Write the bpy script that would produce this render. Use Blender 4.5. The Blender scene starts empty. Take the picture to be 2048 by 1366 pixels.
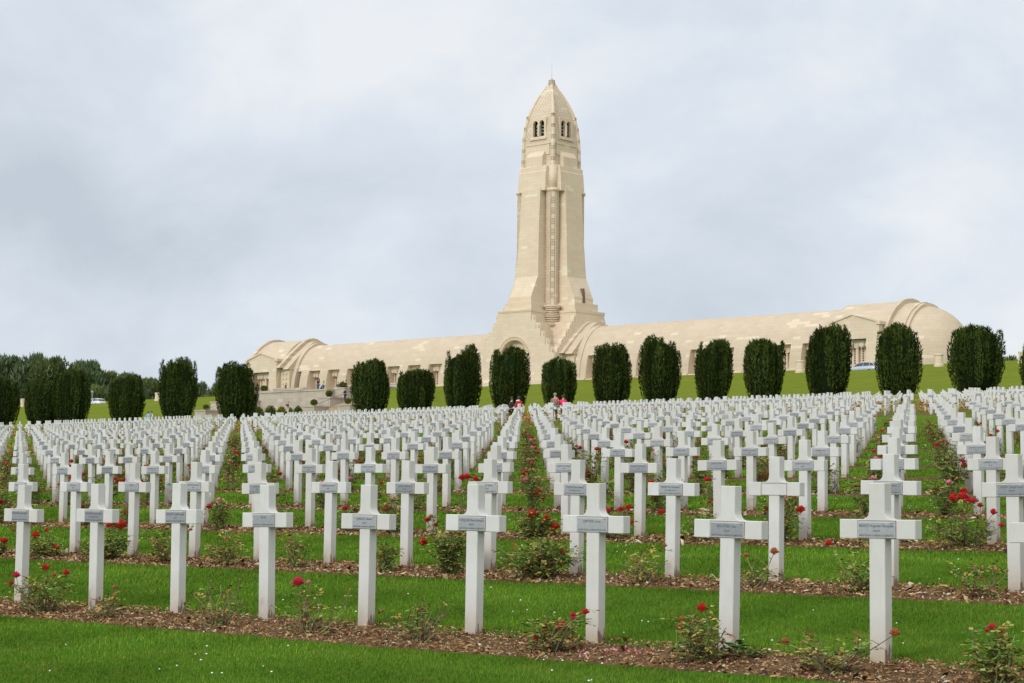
import bpy, bmesh, math, random
import numpy as np
from mathutils import Vector, Matrix
from mathutils.geometry import tessellate_polygon
R = math.radians
C = bpy.context.scene.collection
scn = bpy.context.scene
rng = np.random.default_rng(7)
random.seed(7)

# ------------------------------------------------------------------ camera
F_PX = 3973.8; PITCH = 0.0815; ROLL = -0.0099
cam_d = bpy.data.cameras.new('camera'); cam = bpy.data.objects.new('camera', cam_d); C.objects.link(cam)
cam_d.sensor_width = 36; cam_d.lens = F_PX/2048*36; cam_d.clip_start = .1; cam_d.clip_end = 6000
cam.matrix_world = Matrix.Rotation(PITCH, 4, 'X') @ Matrix.Rotation(R(90), 4, 'X') @ Matrix.Rotation(-ROLL, 4, 'Z')
scn.camera = cam
scn.view_settings.view_transform = 'Standard'; scn.view_settings.look = 'None'
scn.view_settings.exposure = 0.0; scn.view_settings.gamma = 1.0; scn.view_settings.use_curve_mapping = False
scn.render.resolution_x = 1024; scn.render.resolution_y = 683

# ------------------------------------------------------------------ sky and sun
SUN_AZ = Vector((-0.62, -0.78, 0)); SUN_AZ.normalize(); SUN_EL = R(30)
sun_dir = Vector((SUN_AZ.x*math.cos(SUN_EL), SUN_AZ.y*math.cos(SUN_EL), math.sin(SUN_EL)))
W = bpy.data.worlds.new('World'); scn.world = W; W.use_nodes = True
nt = W.node_tree; nt.nodes.clear()
def wn(t, **k):
    n = nt.nodes.new(t)
    for a, b in k.items(): setattr(n, a, b)
    return n
L = nt.links.new
def wmath(op, a, b=None, c=None, clamp=False):
    n = wn('ShaderNodeMath', operation=op, use_clamp=clamp)
    for i, v in enumerate((a, b, c)):
        if v is None: continue
        if isinstance(v, (int, float)): n.inputs[i].default_value = v
        else: L(v, n.inputs[i])
    return n.outputs[0]
sky = wn('ShaderNodeTexSky', sky_type='NISHITA', sun_disc=False)
sky.sun_elevation = SUN_EL; sky.sun_rotation = math.atan2(sun_dir.x, sun_dir.y)
tc = wn('ShaderNodeTexCoord'); sp = wn('ShaderNodeSeparateXYZ'); L(tc.outputs['Generated'], sp.inputs[0])
zz = wmath('MAXIMUM', sp.outputs[2], 0.0)
den = wmath('ADD', zz, 0.62)
cx = wmath('DIVIDE', sp.outputs[0], den); cy = wmath('DIVIDE', sp.outputs[1], den)
cmb = wn('ShaderNodeCombineXYZ'); L(cx, cmb.inputs[0]); L(cy, cmb.inputs[1]); cmb.inputs[2].default_value = 3.1
def wnoise(scale, detail, rough, off, dist=0.0):
    m = wn('ShaderNodeMapping'); m.inputs['Location'].default_value = off; L(cmb.outputs[0], m.inputs['Vector'])
    n = wn('ShaderNodeTexNoise'); n.inputs['Scale'].default_value = scale; n.inputs['Detail'].default_value = detail
    n.inputs['Roughness'].default_value = rough; n.inputs['Distortion'].default_value = dist
    L(m.outputs[0], n.inputs['Vector']); return n.outputs['Fac']
n1 = wnoise(3.6, 6, .5, (4.1, 1.2, 0), .25); n2 = wnoise(10.0, 6, .6, (8.3, 0.5, 2.0), .4)
nn = wmath('ADD', wmath('MULTIPLY', n1, .84), wmath('MULTIPLY', n2, .27))
# the left-hand bank of cloud is the heavier one, brighter air sits low and to the right
side = wmath('MULTIPLY', sp.outputs[0], .30)
low = wmath('SUBTRACT', .10, wmath('MULTIPLY', wmath('ABSOLUTE', wmath('SUBTRACT', zz, .13)), .9))
nn = wmath('ADD', wmath('SUBTRACT', wmath('ADD', nn, side), low), -.022)
cr = wn('ShaderNodeValToRGB'); L(nn, cr.inputs[0])
e = cr.color_ramp.elements
e[0].position = .33; e[0].color = (.55, .62, .70, 1)
e[1].position = .66; e[1].color = (.86, .885, .92, 1)
m_ = e.new(.45); m_.color = (.65, .715, .795, 1)
m2 = e.new(.555); m2.color = (.735, .795, .875, 1)
skm = wn('ShaderNodeMixRGB', blend_type='MIX'); skm.inputs[0].default_value = .96
skx = wn('ShaderNodeMixRGB', blend_type='MULTIPLY'); skx.inputs[0].default_value = 1; skx.inputs[2].default_value = (.09, .09, .09, 1)
L(sky.outputs[0], skx.inputs[1]); L(skx.outputs[0], skm.inputs[1]); L(cr.outputs[0], skm.inputs[2])
# overcast sky: brighter towards the zenith and round the veiled sun
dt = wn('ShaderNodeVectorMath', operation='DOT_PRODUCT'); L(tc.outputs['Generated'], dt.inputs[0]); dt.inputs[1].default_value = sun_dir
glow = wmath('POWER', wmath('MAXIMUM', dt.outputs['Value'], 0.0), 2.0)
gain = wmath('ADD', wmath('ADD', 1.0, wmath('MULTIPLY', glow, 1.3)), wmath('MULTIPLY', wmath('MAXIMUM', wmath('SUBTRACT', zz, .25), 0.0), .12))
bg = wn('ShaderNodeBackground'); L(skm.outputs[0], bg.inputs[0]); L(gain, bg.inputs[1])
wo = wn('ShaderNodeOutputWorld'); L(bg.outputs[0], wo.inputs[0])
sd = bpy.data.lights.new('sun', 'SUN'); sd.energy = 1.2; sd.angle = R(10); sd.color = (1, .95, .86)
so = bpy.data.objects.new('sun', sd); C.objects.link(so)
so.rotation_euler = sun_dir.to_track_quat('Z', 'Y').to_euler()

# ------------------------------------------------------------------ geometry of the place
VH = np.array([.6726, .7400]); UH = np.array([-.7400, .6726])      # up the slope / along the rows (to the left)
AH = -UH
O0 = np.array([2.0153, 11.1345]); DU = 1.0396; DV = 3.4825
S0 = float(O0@VH)
_sz = np.array([-400, -60, -6, 9.6, 69, 80, 96, 111, 125, 148, 158, 170, 204, 207.5, 210, 214, 219, 250, 330, 500, 900, 3000], float)
_zz = np.array([-8, -4.2, -2.05, -.87, 3.66, 4.42, 5.25, 6.15, 7.1, 8.95, 9.6, 11.1, 16.1, 16.72, 16.32, 16.5, 17.95, 18, 15.5, 8, 2, -20], float)
def gz(s): return np.interp(s, _sz, _zz)
def wx(s, u): return s*VH[0]+u*UH[0], s*VH[1]+u*UH[1]
cR, sR, cP, sP = math.cos(ROLL), math.sin(ROLL), math.cos(PITCH), math.sin(PITCH)
def ray(x, y):
    uu = (x-1024)/F_PX; vv = (683-y)/F_PX
    u = uu*cR+vv*sR; v = -uu*sR+vv*cR
    return np.array([u, cP-v*sP, sP+v*cP])
def at(x, y, s):                       # point seen at pixel x, y (photo 2048 wide) on the vertical plane s
    d = ray(x, y); t = s/(d[0]*VH[0]+d[1]*VH[1]); return d*t
def su(P): return P[0]*VH[0]+P[1]*VH[1], P[0]*UH[0]+P[1]*UH[1]
def project(P):
    fw = P[1]*cP+P[2]*sP; up = -P[1]*sP+P[2]*cP; u = P[0]/fw; v = up/fw
    return 1024+F_PX*(u*cR-v*sR), 683-F_PX*(u*sR+v*cR), fw
YAW = math.atan2(AH[1], AH[0])

# ------------------------------------------------------------------ helpers
def mesh_obj(name, V, Fc, mat, parent=None, smooth=False, mats=None, mi=None):
    me = bpy.data.meshes.new(name); me.from_pydata([tuple(map(float, v)) for v in V], [], [tuple(map(int, f)) for f in Fc]); me.update()
    for m in (mats or [mat]): me.materials.append(m)
    if mi is not None: me.polygons.foreach_set('material_index', mi)
    if smooth: me.polygons.foreach_set('use_smooth', [True]*len(me.polygons))
    o = bpy.data.objects.new(name, me); C.objects.link(o)
    if parent: o.parent = parent
    return o
def np_mesh(name, V, Fc, mat, parent=None, smooth=False, col=None):   # Fc (n,3) or (n,4)
    V = np.ascontiguousarray(V, np.float32); Fc = np.ascontiguousarray(Fc, np.int32); n, k = Fc.shape
    me = bpy.data.meshes.new(name); me.vertices.add(len(V)); me.vertices.foreach_set('co', V.ravel())
    me.loops.add(n*k); me.loops.foreach_set('vertex_index', Fc.ravel())
    me.polygons.add(n); me.polygons.foreach_set('loop_start', np.arange(0, n*k, k, dtype=np.int32))
    me.polygons.foreach_set('loop_total', np.full(n, k, np.int32))
    me.polygons.foreach_set('use_smooth', np.full(n, smooth))
    me.materials.append(mat)
    if col is not None:
        a = me.color_attributes.new('tint', 'FLOAT_COLOR', 'POINT'); a.data.foreach_set('color', np.ascontiguousarray(col, np.float32).ravel())
    me.update(calc_edges=True)
    o = bpy.data.objects.new(name, me); C.objects.link(o)
    if parent: o.parent = parent
    return o
def tag(o, label, cat, group=None, kind=None):
    if label: o['label'] = label
    if cat: o['category'] = cat
    if group: o['group'] = group
    if kind: o['kind'] = kind
    return o
def empty(name, loc, rz=0):
    o = bpy.data.objects.new(name, None); C.objects.link(o); o.location = loc; o.rotation_euler = (0, 0, rz); o.empty_display_size = .2
    return o
def copy_tree(o, parent=None):
    c = o.copy(); C.objects.link(c)
    if parent: c.parent = parent
    for ch in CH.get(o.name, []): 
        n = copy_tree(ch, c); CH.setdefault(c.name, []).append(n)
    return c
CH = {}
class MB:
    def __init__(s): s.V = []; s.F = []; s.M = []
    def add(s, V, Fc, mi=0):
        b = len(s.V); s.V += [tuple(v) for v in V]; s.F += [tuple(b+i for i in f) for f in Fc]; s.M += [mi]*len(Fc)
    def box(s, x0, x1, y0, y1, z0, z1, mi=0):
        V = [(x, y, z) for z in (z0, z1) for x, y in ((x0, y0), (x1, y0), (x1, y1), (x0, y1))]
        s.add(V, [(3, 2, 1, 0), (4, 5, 6, 7), (0, 1, 5, 4), (1, 2, 6, 5), (2, 3, 7, 6), (3, 0, 4, 7)], mi)
    def prism_y(s, poly, y0, y1, mi=0):       # poly in (x,z), extruded along y; poly counter-clockwise seen from -y
        n = len(poly); V = [(p[0], y0, p[1]) for p in poly]+[(p[0], y1, p[1]) for p in poly]
        Fc = [tuple(range(n)), tuple(range(2*n-1, n-1, -1))]+[(i, i+n, (i+1) % n+n, (i+1) % n) for i in range(n)]
        s.add(V, [f[::1] for f in Fc], mi)
    def prism_x(s, poly, x0, x1, mi=0):       # poly in (y,z), extruded along x; ccw seen from +x
        n = len(poly); V = [(x1, p[0], p[1]) for p in poly]+[(x0, p[0], p[1]) for p in poly]
        Fc = [tuple(range(n)), tuple(range(2*n-1, n-1, -1))]+[(i, i+n, (i+1) % n+n, (i+1) % n) for i in range(n)]
        s.add(V, Fc, mi)
    def loft(s, rings, cap0=True, cap1=True, mi=0):
        n = len(rings[0]); V = [v for r in rings for v in r]; Fc = []
        for k in range(len(rings)-1):
            for i in range(n): Fc.append((k*n+i, k*n+(i+1) % n, (k+1)*n+(i+1) % n, (k+1)*n+i))
        if cap0: Fc.append(tuple(range(n-1, -1, -1)))
        if cap1: Fc.append(tuple((len(rings)-1)*n+i for i in range(n)))
        s.add(V, Fc, mi)
    def cyl(s, x, y, z0, z1, r0, r1=None, n=16, mi=0):
        r1 = r0 if r1 is None else r1
        s.loft([[(x+r*math.cos(2*math.pi*i/n), y+r*math.sin(2*math.pi*i/n), z) for i in range(n)] for z, r in ((z0, r0), (z1, r1))], mi=mi)
    def lathe(s, x, y, prof, n=16, mi=0):
        s.loft([[(x+r*math.cos(2*math.pi*i/n), y+r*math.sin(2*math.pi*i/n), z) for i in range(n)] for z, r in prof], mi=mi)
    def tube(s, P, r, n=6, mi=0):
        P = [Vector(p) for p in P]; rings = []
        rs = r if isinstance(r, (list, tuple)) else [r]*len(P)
        for i, p in enumerate(P):
            d = (P[min(i+1, len(P)-1)]-P[max(i-1, 0)]).normalized()
            a = d.orthogonal().normalized() if i == 0 else (a-d*a.dot(d)).normalized()
            b = d.cross(a); rings.append([tuple(p+(a*math.cos(2*math.pi*k/n)+b*math.sin(2*math.pi*k/n))*rs[i]) for k in range(n)])
        s.loft(rings, mi=mi)
    def plate(s, outer, holes, y0, y1, mi=0):  # flat plate in x,z with holes, thickness y0..y1
        loops = [outer]+holes; vs = [Vector((p[0], p[1], 0)) for l in loops for p in l]
        tris = tessellate_polygon([[Vector((p[0], p[1], 0)) for p in l] for l in loops]); N = len(vs)
        V = [(v.x, y0, v.y) for v in vs]+[(v.x, y1, v.y) for v in vs]; Fc = []
        for t in tris: Fc.append(tuple(t)); Fc.append(tuple(i+N for i in reversed(t)))
        k = 0
        for l in loops:
            n = len(l)
            for i in range(n): Fc.append((k+i, k+(i+1) % n, k+(i+1) % n+N, k+i+N))
            k += n
        s.add(V, Fc, mi)
    def build(s, name, mat, parent=None, smooth=False, mats=None, recalc=True):
        o = mesh_obj(name, s.V, s.F, mat, parent, smooth, mats, s.M if mats else None)
        if recalc:
            bm = bmesh.new(); bm.from_mesh(o.data); bmesh.ops.recalc_face_normals(bm, faces=bm.faces); bm.to_mesh(o.data); bm.free()
        if parent: CH.setdefault(parent.name, []).append(o)
        return o

# ------------------------------------------------------------------ materials
def new_mat(name):
    m = bpy.data.materials.new(name); m.use_nodes = True; n = m.node_tree; n.nodes.clear()
    o = n.nodes.new('ShaderNodeOutputMaterial'); b = n.nodes.new('ShaderNodeBsdfPrincipled'); n.links.new(b.outputs[0], o.inputs[0])
    return m, n, b
def N(n, t, **k):
    x = n.nodes.new(t)
    for a, b in k.items(): setattr(x, a, b)
    return x
def noise(n, vec, scale, detail=4, rough=.55, dist=0):
    x = N(n, 'ShaderNodeTexNoise'); x.inputs['Scale'].default_value = scale; x.inputs['Detail'].default_value = detail
    x.inputs['Roughness'].default_value = rough; x.inputs['Distortion'].default_value = dist
    if vec is not None: n.links.new(vec, x.inputs['Vector'])
    return x.outputs['Fac']
def ramp(n, fac, stops):
    x = N(n, 'ShaderNodeValToRGB'); e = x.color_ramp.elements
    e[0].position, e[0].color = stops[0][0], (*stops[0][1], 1); e[1].position, e[1].color = stops[-1][0], (*stops[-1][1], 1)
    for p, c in stops[1:-1]:
        q = e.new(p); q.color = (*c, 1)
    n.links.new(fac, x.inputs[0]); return x.outputs[0]
def mix(n, fac, a, b, mode='MIX'):
    x = N(n, 'ShaderNodeMixRGB', blend_type=mode)
    for i, v in enumerate((fac, a, b)):
        if isinstance(v, (int, float)): x.inputs[i].default_value = v
        elif isinstance(v, tuple): x.inputs[i].default_value = (*v, 1)
        else: n.links.new(v, x.inputs[i])
    return x.outputs[0]
def mth(n, op, a, b=None, clamp=False):
    x = N(n, 'ShaderNodeMath', operation=op, use_clamp=clamp)
    for i, v in enumerate((a, b)):
        if v is None: continue
        if isinstance(v, (int, float)): x.inputs[i].default_value = v
        else: n.links.new(v, x.inputs[i])
    return x.outputs[0]
def bump(n, b, h, st, dist):
    x = N(n, 'ShaderNodeBump'); x.inputs['Strength'].default_value = st; x.inputs['Distance'].default_value = dist
    n.links.new(h, x.inputs['Height']); n.links.new(x.outputs[0], b.inputs['Normal'])
def obj_co(n): return N(n, 'ShaderNodeTexCoord').outputs['Object']
def pos_co(n): return N(n, 'ShaderNodeNewGeometry').outputs['Position']
def plain(name, col, rough=.7, var=.15, scale=8, metal=0):
    m, n, b = new_mat(name); f = noise(n, obj_co(n), scale)
    c = ramp(n, f, [(.3, tuple(x*(1-var) for x in col)), (.7, tuple(min(1, x*(1+var)) for x in col))])
    n.links.new(c, b.inputs['Base Color']); b.inputs['Roughness'].default_value = rough; b.inputs['Metallic'].default_value = metal
    return m

def concrete_mat(merged=False):                    # the white crosses
    m, n, b = new_mat('white_concrete_rows' if merged else 'white_concrete'); co = obj_co(n)
    oi = N(n, 'ShaderNodeObjectInfo')
    sh = N(n, 'ShaderNodeVectorMath', operation='ADD'); n.links.new(co, sh.inputs[0])
    cb = N(n, 'ShaderNodeCombineXYZ')
    for i in range(3): n.links.new(mth(n, 'MULTIPLY', oi.outputs['Random'], 37.0+i*11), cb.inputs[i])
    n.links.new(cb.outputs[0], sh.inputs[1]); v = sh.outputs[0]
    base = ramp(n, noise(n, v, 5, 5, .6), [(.3, (.54, .53, .503)), (.7, (.63, .622, .598))])
    base = mix(n, mth(n, 'MULTIPLY', oi.outputs['Random'], .6), base, (.50, .475, .425))
    st = mth(n, 'MULTIPLY', mth(n, 'SUBTRACT', noise(n, v, 22, 5, .7), .62), 4, True)
    base = mix(n, mth(n, 'MULTIPLY', st, .5, True), base, (.38, .32, .22))
    sz = N(n, 'ShaderNodeSeparateXYZ'); n.links.new(co, sz.inputs[0])
    hz = sz.outputs[2]; rt = sz.outputs[0]
    if merged:                         # the merged rows carry each vertex's own height and side
        ta = N(n, 'ShaderNodeAttribute', attribute_name='tint'); sc_ = N(n, 'ShaderNodeSeparateColor'); n.links.new(ta.outputs['Color'], sc_.inputs[0]); hz = sc_.outputs[0]; rt = sc_.outputs[1]
    # soil splashed up the foot
    ft = mth(n, 'SUBTRACT', 1.0, mth(n, 'DIVIDE', hz, .34), True)
    ft = mth(n, 'MULTIPLY', mth(n, 'POWER', ft, 1.6), mth(n, 'ADD', .35, noise(n, v, 9, 5, .7)), True)
    base = mix(n, mth(n, 'MULTIPLY', ft, .85), base, (.37, .27, .16))
    mp = N(n, 'ShaderNodeMapping'); mp.inputs['Scale'].default_value = (60, 60, 7); n.links.new(v, mp.inputs['Vector'])
    sp_ = mth(n, 'SUBTRACT', 1.0, mth(n, 'DIVIDE', hz, .17), True)
    sp2 = mth(n, 'GREATER_THAN', mth(n, 'ADD', mth(n, 'MULTIPLY', sp_, .45), mth(n, 'MULTIPLY', noise(n, mp.outputs[0], 1.0, 4, .6), .8)), .66)
    yy = mth(n, 'GREATER_THAN', rt, .047)
    base = mix(n, mth(n, 'MULTIPLY', mth(n, 'MULTIPLY', sp2, yy), .85), base, (.14, .085, .05))
    # run-off streaks
    stk = mth(n, 'MULTIPLY', mth(n, 'SUBTRACT', noise(n, mp.outputs[0], .6, 3, .5), .58), 3, True)
    base = mix(n, mth(n, 'MULTIPLY', stk, .4), base, (.40, .35, .27))
    n.links.new(base, b.inputs['Base Color']); b.inputs['Roughness'].default_value = .62
    bump(n, b, noise(n, v, 120, 3, .6), .25, .004)
    return m
M = {}
M['cross'] = concrete_mat(); M['crosses'] = concrete_mat(True)
def stone_mat(name, c1, c2, bw=1.3, bh=.46, bright=.04, carve=False, mode='az'):
    m, n, b = new_mat(name); co = obj_co(n); s = N(n, 'ShaderNodeSeparateXYZ'); n.links.new(co, s.inputs[0])
    h = mth(n, 'ADD', s.outputs[0], s.outputs[1]) if mode == 'az' else s.outputs[0]
    row = mth(n, 'FLOOR', mth(n, 'DIVIDE', s.outputs[2], bh))
    off = mth(n, 'MULTIPLY', mth(n, 'MODULO', row, 2.0), .5)
    xx = mth(n, 'ADD', mth(n, 'DIVIDE', h, bw), off); col = mth(n, 'FLOOR', xx)
    cc = N(n, 'ShaderNodeCombineXYZ'); n.links.new(col, cc.inputs[0]); n.links.new(row, cc.inputs[1])
    w = N(n, 'ShaderNodeTexWhiteNoise'); w.noise_dimensions = '3D'; n.links.new(cc.outputs[0], w.inputs['Vector'])
    base = mix(n, w.outputs['Value'], c1, c2)
    # clusters of freshly replaced pale blocks
    cl = mth(n, 'ADD', mth(n, 'MULTIPLY', w.outputs['Value'], .5), noise(n, cc.outputs[0], .22, 2, .5))
    base = mix(n, mth(n, 'MULTIPLY', mth(n, 'GREATER_THAN', cl, 1.06-bright), .5), base, tuple(min(.8, x*1.42) for x in c2))
    fr = mth(n, 'FRACT', mth(n, 'DIVIDE', s.outputs[2], bh)); fx = mth(n, 'FRACT', xx)
    j = mth(n, 'MAXIMUM', mth(n, 'LESS_THAN', fr, .06), mth(n, 'LESS_THAN', fx, .025))
    base = mix(n, mth(n, 'MULTIPLY', j, .45), base, tuple(x*.62 for x in c1))
    base = mix(n, mth(n, 'MULTIPLY', noise(n, co, .35, 6, .65), .5), base, tuple(x*y for x, y in zip(c1, (.86, .82, .78))))
    mp2 = N(n, 'ShaderNodeMapping'); mp2.inputs['Scale'].default_value = (1.1, 1.1, .12); n.links.new(co, mp2.inputs['Vector'])
    rn_ = mth(n, 'MULTIPLY', mth(n, 'SUBTRACT', noise(n, mp2.outputs[0], 1.0, 5, .65), .50), 3.2, True)
    base = mix(n, mth(n, 'MULTIPLY', rn_, .26), base, tuple(x*y for x, y in zip(c1, (.66, .62, .58))))
    if carve:
        k = mth(n, 'FRACT', mth(n, 'DIVIDE', s.outputs[2], .42)); k2 = mth(n, 'FRACT', mth(n, 'ADD', mth(n, 'DIVIDE', h, .62), mth(n, 'MULTIPLY', mth(n, 'MODULO', mth(n, 'FLOOR', mth(n, 'DIVIDE', s.outputs[2], .42)), 2.0), .5)))
        tri = mth(n, 'SUBTRACT', k, mth(n, 'ABSOLUTE', mth(n, 'MULTIPLY', mth(n, 'SUBTRACT', k2, .5), 1.5)))
        g = mth(n, 'LESS_THAN', mth(n, 'ABSOLUTE', mth(n, 'SUBTRACT', tri, .08)), .14)
        base = mix(n, mth(n, 'MULTIPLY', g, .42), base, tuple(x*y for x, y in zip(c1, (.62, .50, .40))))  # shade in the carved grooves put into the colour
        bump(n, b, g, .5, -.05)
    else: bump(n, b, noise(n, co, 3, 5, .7), .25, .03)
    n.links.new(base, b.inputs['Base Color']); b.inputs['Roughness'].default_value = .85
    return m
M['stone'] = stone_mat('pale_limestone', (.64, .523, .378), (.70, .582, .428), bright=.02)
M['vault'] = stone_mat('vault_limestone', (.53, .43, .308), (.585, .482, .352), bw=1.25, bh=.42, bright=.05, mode='x')
M['carved'] = stone_mat('carved_limestone', (.60, .49, .37), (.66, .56, .43), carve=True)
M['wall'] = stone_mat('terrace_limestone', (.43, .37, .30), (.53, .46, .37), bw=1.0, bh=.5)
M['joint'] = plain('shadow_gap', (.16, .11, .075), .9)
M['slot'] = plain('slot_shade', (.36, .27, .185), .9)  # slots are raised strips, their shade put into this darker colour
M['hole'] = plain('opening_shade', (.035, .03, .028), .8)  # near-black colour stands in for the shade inside openings
M['plate'] = plain('aluminium_plate', (.335, .345, .365), .45, .1, 40, .25)
_n = M['plate'].node_tree; _b = [q for q in _n.nodes if q.type == 'BSDF_PRINCIPLED'][0]; _s = _b.inputs['Base Color'].links[0].from_socket
_oi = N(_n, 'ShaderNodeObjectInfo'); _n.links.new(mix(_n, 1.0, _s, ramp(_n, _oi.outputs['Random'], [(0, (.72, .72, .72)), (1, (1.15, 1.13, 1.1))]), 'MULTIPLY'), _b.inputs['Base Color'])
M['plate_edge'] = plain('plate_rim', (.50, .51, .53), .5, .08, 40, .2)
M['rust'] = plain('rust_stain', (.17, .10, .055), .9, .35, 60)
M['ink'] = plain('engraved_letters', (.13, .135, .145), .7)

def grass_mat(name, blade=False):
    m, n, b = new_mat(name); p = pos_co(n); s = N(n, 'ShaderNodeSeparateXYZ'); n.links.new(p, s.inputs[0])
    sv = mth(n, 'ADD', mth(n, 'MULTIPLY', s.outputs[0], VH[0]), mth(n, 'MULTIPLY', s.outputs[1], VH[1]))
    big = noise(n, p, .9, 5, .6, .4); med = noise(n, p, 5, 5, .65, .3); fine = noise(n, p, 60, 3, .7)
    near = ramp(n, big, [(.28, (.062, .142, .014)), (.5, (.082, .180, .019)), (.72, (.112, .215, .026))])
    near = mix(n, mth(n, 'MULTIPLY', mth(n, 'SUBTRACT', noise(n, p, 2.2, 6, .75, .5), .52), 3.0, True), near, (.165, .215, .045))
    near = mix(n, mth(n, 'MULTIPLY', med, .5), near, (.070, .150, .016))
    if not blade: near = mix(n, mth(n, 'MULTIPLY', fine, .6), near, (.035, .085, .010))
    far = ramp(n, noise(n, p, .16, 5, .65, .3), [(.3, (.135, .178, .022)), (.7, (.185, .215, .033))])
    far = mix(n, mth(n, 'MULTIPLY', mth(n, 'SUBTRACT', noise(n, p, 1.1, 6, .8), .25), 1.1, True), far, (.095, .135, .014))
    far = mix(n, mth(n, 'MULTIPLY', mth(n, 'SUBTRACT', noise(n, p, .45, 5, .75), .5), 2.2, True), far, (.215, .205, .055))
    f = N(n, 'ShaderNodeMapRange'); f.inputs['From Min'].default_value = 30; f.inputs['From Max'].default_value = 120; n.links.new(sv, f.inputs['Value'])
    c = mix(n, f.outputs[0], near, far)
    if blade:
        at_ = N(n, 'ShaderNodeAttribute', attribute_name='tint'); c = mix(n, 1.0, c, at_.outputs['Color'], 'MULTIPLY')
        b.inputs['Roughness'].default_value = .6
    else:
        b.inputs['Roughness'].default_value = .9; bump(n, b, fine, .6, .03)
    n.links.new(c, b.inputs['Base Color']); b.inputs['Specular IOR Level'].default_value = 0
    return m
M['grass'] = grass_mat('lawn'); M['blade'] = grass_mat('grass_blade', True)
def soil_mat():
    m, n, b = new_mat('mulched_soil'); p = pos_co(n)
    v = N(n, 'ShaderNodeTexVoronoi'); v.inputs['Scale'].default_value = 38; n.links.new(p, v.inputs['Vector'])
    c = ramp(n, noise(n, p, 3, 5, .6), [(.3, (.095, .060, .032)), (.7, (.16, .105, .058))])
    vs = N(n, 'ShaderNodeSeparateColor'); n.links.new(v.outputs['Color'], vs.inputs[0])
    chip = mth(n, 'GREATER_THAN', vs.outputs[0], .72)
    c = mix(n, mth(n, 'MULTIPLY', chip, .6), c, (.26, .165, .08)); c = mix(n, mth(n, 'MULTIPLY', mth(n, 'LESS_THAN', vs.outputs[1], .25), .6), c, (.06, .038, .022))
    n.links.new(c, b.inputs['Base Color']); b.inputs['Roughness'].default_value = .95; b.inputs['Specular IOR Level'].default_value = 0; bump(n, b, v.outputs['Distance'], .8, .02)
    return m
M['soil'] = soil_mat()
def tint_mat(name, base, rough=.7, sss=0):
    m, n, b = new_mat(name); at_ = N(n, 'ShaderNodeAttribute', attribute_name='tint')
    n.links.new(mix(n, 1.0, at_.outputs['Color'], base, 'MULTIPLY'), b.inputs['Base Color']); b.inputs['Roughness'].default_value = rough
    b.inputs['Specular IOR Level'].default_value = 0
    return m
M['tint'] = tint_mat('tinted', (1, 1, 1), .75)
M['petal'] = plain('red_petal', (.52, .010, .012), .55, .35, 30)
M['petal2'] = plain('magenta_petal', (.56, .016, .055), .55, .3, 30)
M['petal3'] = plain('faded_petal', (.42, .14, .045), .7, .3, 40)
M['petal4'] = plain('pink_petal', (.70, .22, .30), .6, .25, 40)
M['stem'] = plain('rose_stem', (.20, .20, .075), .7, .35, 20)
M['stemdk'] = plain('woody_stem', (.12, .085, .05), .8, .3, 20)
M['bark'] = plain('bark', (.06, .045, .032), .9, .3, 5)

# ------------------------------------------------------------------ ground
sv = np.unique(np.concatenate([np.arange(-400, -60, 40), np.arange(-60, 0, 2), np.arange(0, 160, .5), np.arange(160, 240, 1.0), np.arange(240, 400, 8), np.arange(400, 3001, 100)]))
uv = np.unique(np.concatenate([np.arange(-2500, -200, 100), np.arange(-200, 150, 10), np.arange(150, 245, 1.0), np.arange(245, 400, 10), np.arange(400, 3001, 100)]))
Sg, Ug = np.meshgrid(sv, uv, indexing='ij')
UC = -5.7*.74+300*.6726            # u of the tower axis
Ag = -(Ug-UC)                      # a coordinate
Zg = gz(Sg)
m_t = (np.abs(Ag-.5) < 15.6) & (Sg > 169.5) & (Sg < 190)
Zg = np.where(m_t, np.minimum(Zg, 11.15), Zg)
_d = np.abs(Ag-.5)-15.6
Zg = np.where((_d >= 0) & (_d < 18) & (Sg > 168.5) & (Sg < 206), np.maximum(Zg, np.minimum(14.75, 11.6+(Sg-170)*.45)-.28*_d), Zg)
Zg += np.where((Sg > 150) & (Sg < 205), .10*np.sin(Ug*.21)*np.sin(Sg*.3), 0)*(~m_t)
X, Y = wx(Sg, Ug); ns, nu = Sg.shape
idx = np.arange(ns*nu).reshape(ns, nu)
Fq = np.stack([idx[:-1, :-1], idx[:-1, 1:], idx[1:, 1:], idx[1:, :-1]], -1).reshape(-1, 4)[:, ::-1]
g = np_mesh('ground', np.stack([X, Y, Zg], -1).reshape(-1, 3), Fq, M['grass'], smooth=True); tag(g, 'green lawn rising towards the memorial', None, kind='structure')
# road along the crest in front of the building
def strip(name, s0, s1, u0, u1, dz, mat, du=4, ws=None, label=None, rag=0):
    us = np.arange(u0, u1+du, du); Vv = []
    q = np.linspace(0, 1, 5)
    wob0 = np.array([0]*len(us), float); wob1 = wob0.copy()
    if rag:
        for f_, a_ in ((1.1, 1), (2.7, .6), (6.3, .45), (13., .3)):
            wob0 += a_*np.sin(us*f_+rng.random()*6); wob1 += a_*np.sin(us*f_+rng.random()*6)
        wob0 *= rag; wob1 *= rag
    for i, u in enumerate(us):
        for t in q:
            s_ = (s0+wob0[i])*(1-t)+(s1+wob1[i])*t; x, y = wx(s_, u); d_ = dz*(1 if 0 < t < 1 else -.6) if rag else dz
            Vv.append((x, y, float(gz(s_))+d_))
    n = 5; Fc = [(i*n+k, i*n+k+1, (i+1)*n+k+1, (i+1)*n+k) for i in range(len(us)-1) for k in range(n-1)]
    o = np_mesh(name, Vv, np.array(Fc), mat, smooth=True); o['kind'] = 'structure'
    if label: o['label'] = label
    return o
M['asphalt'] = plain('asphalt', (.055, .055, .058), .9, .2, 3)
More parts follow.
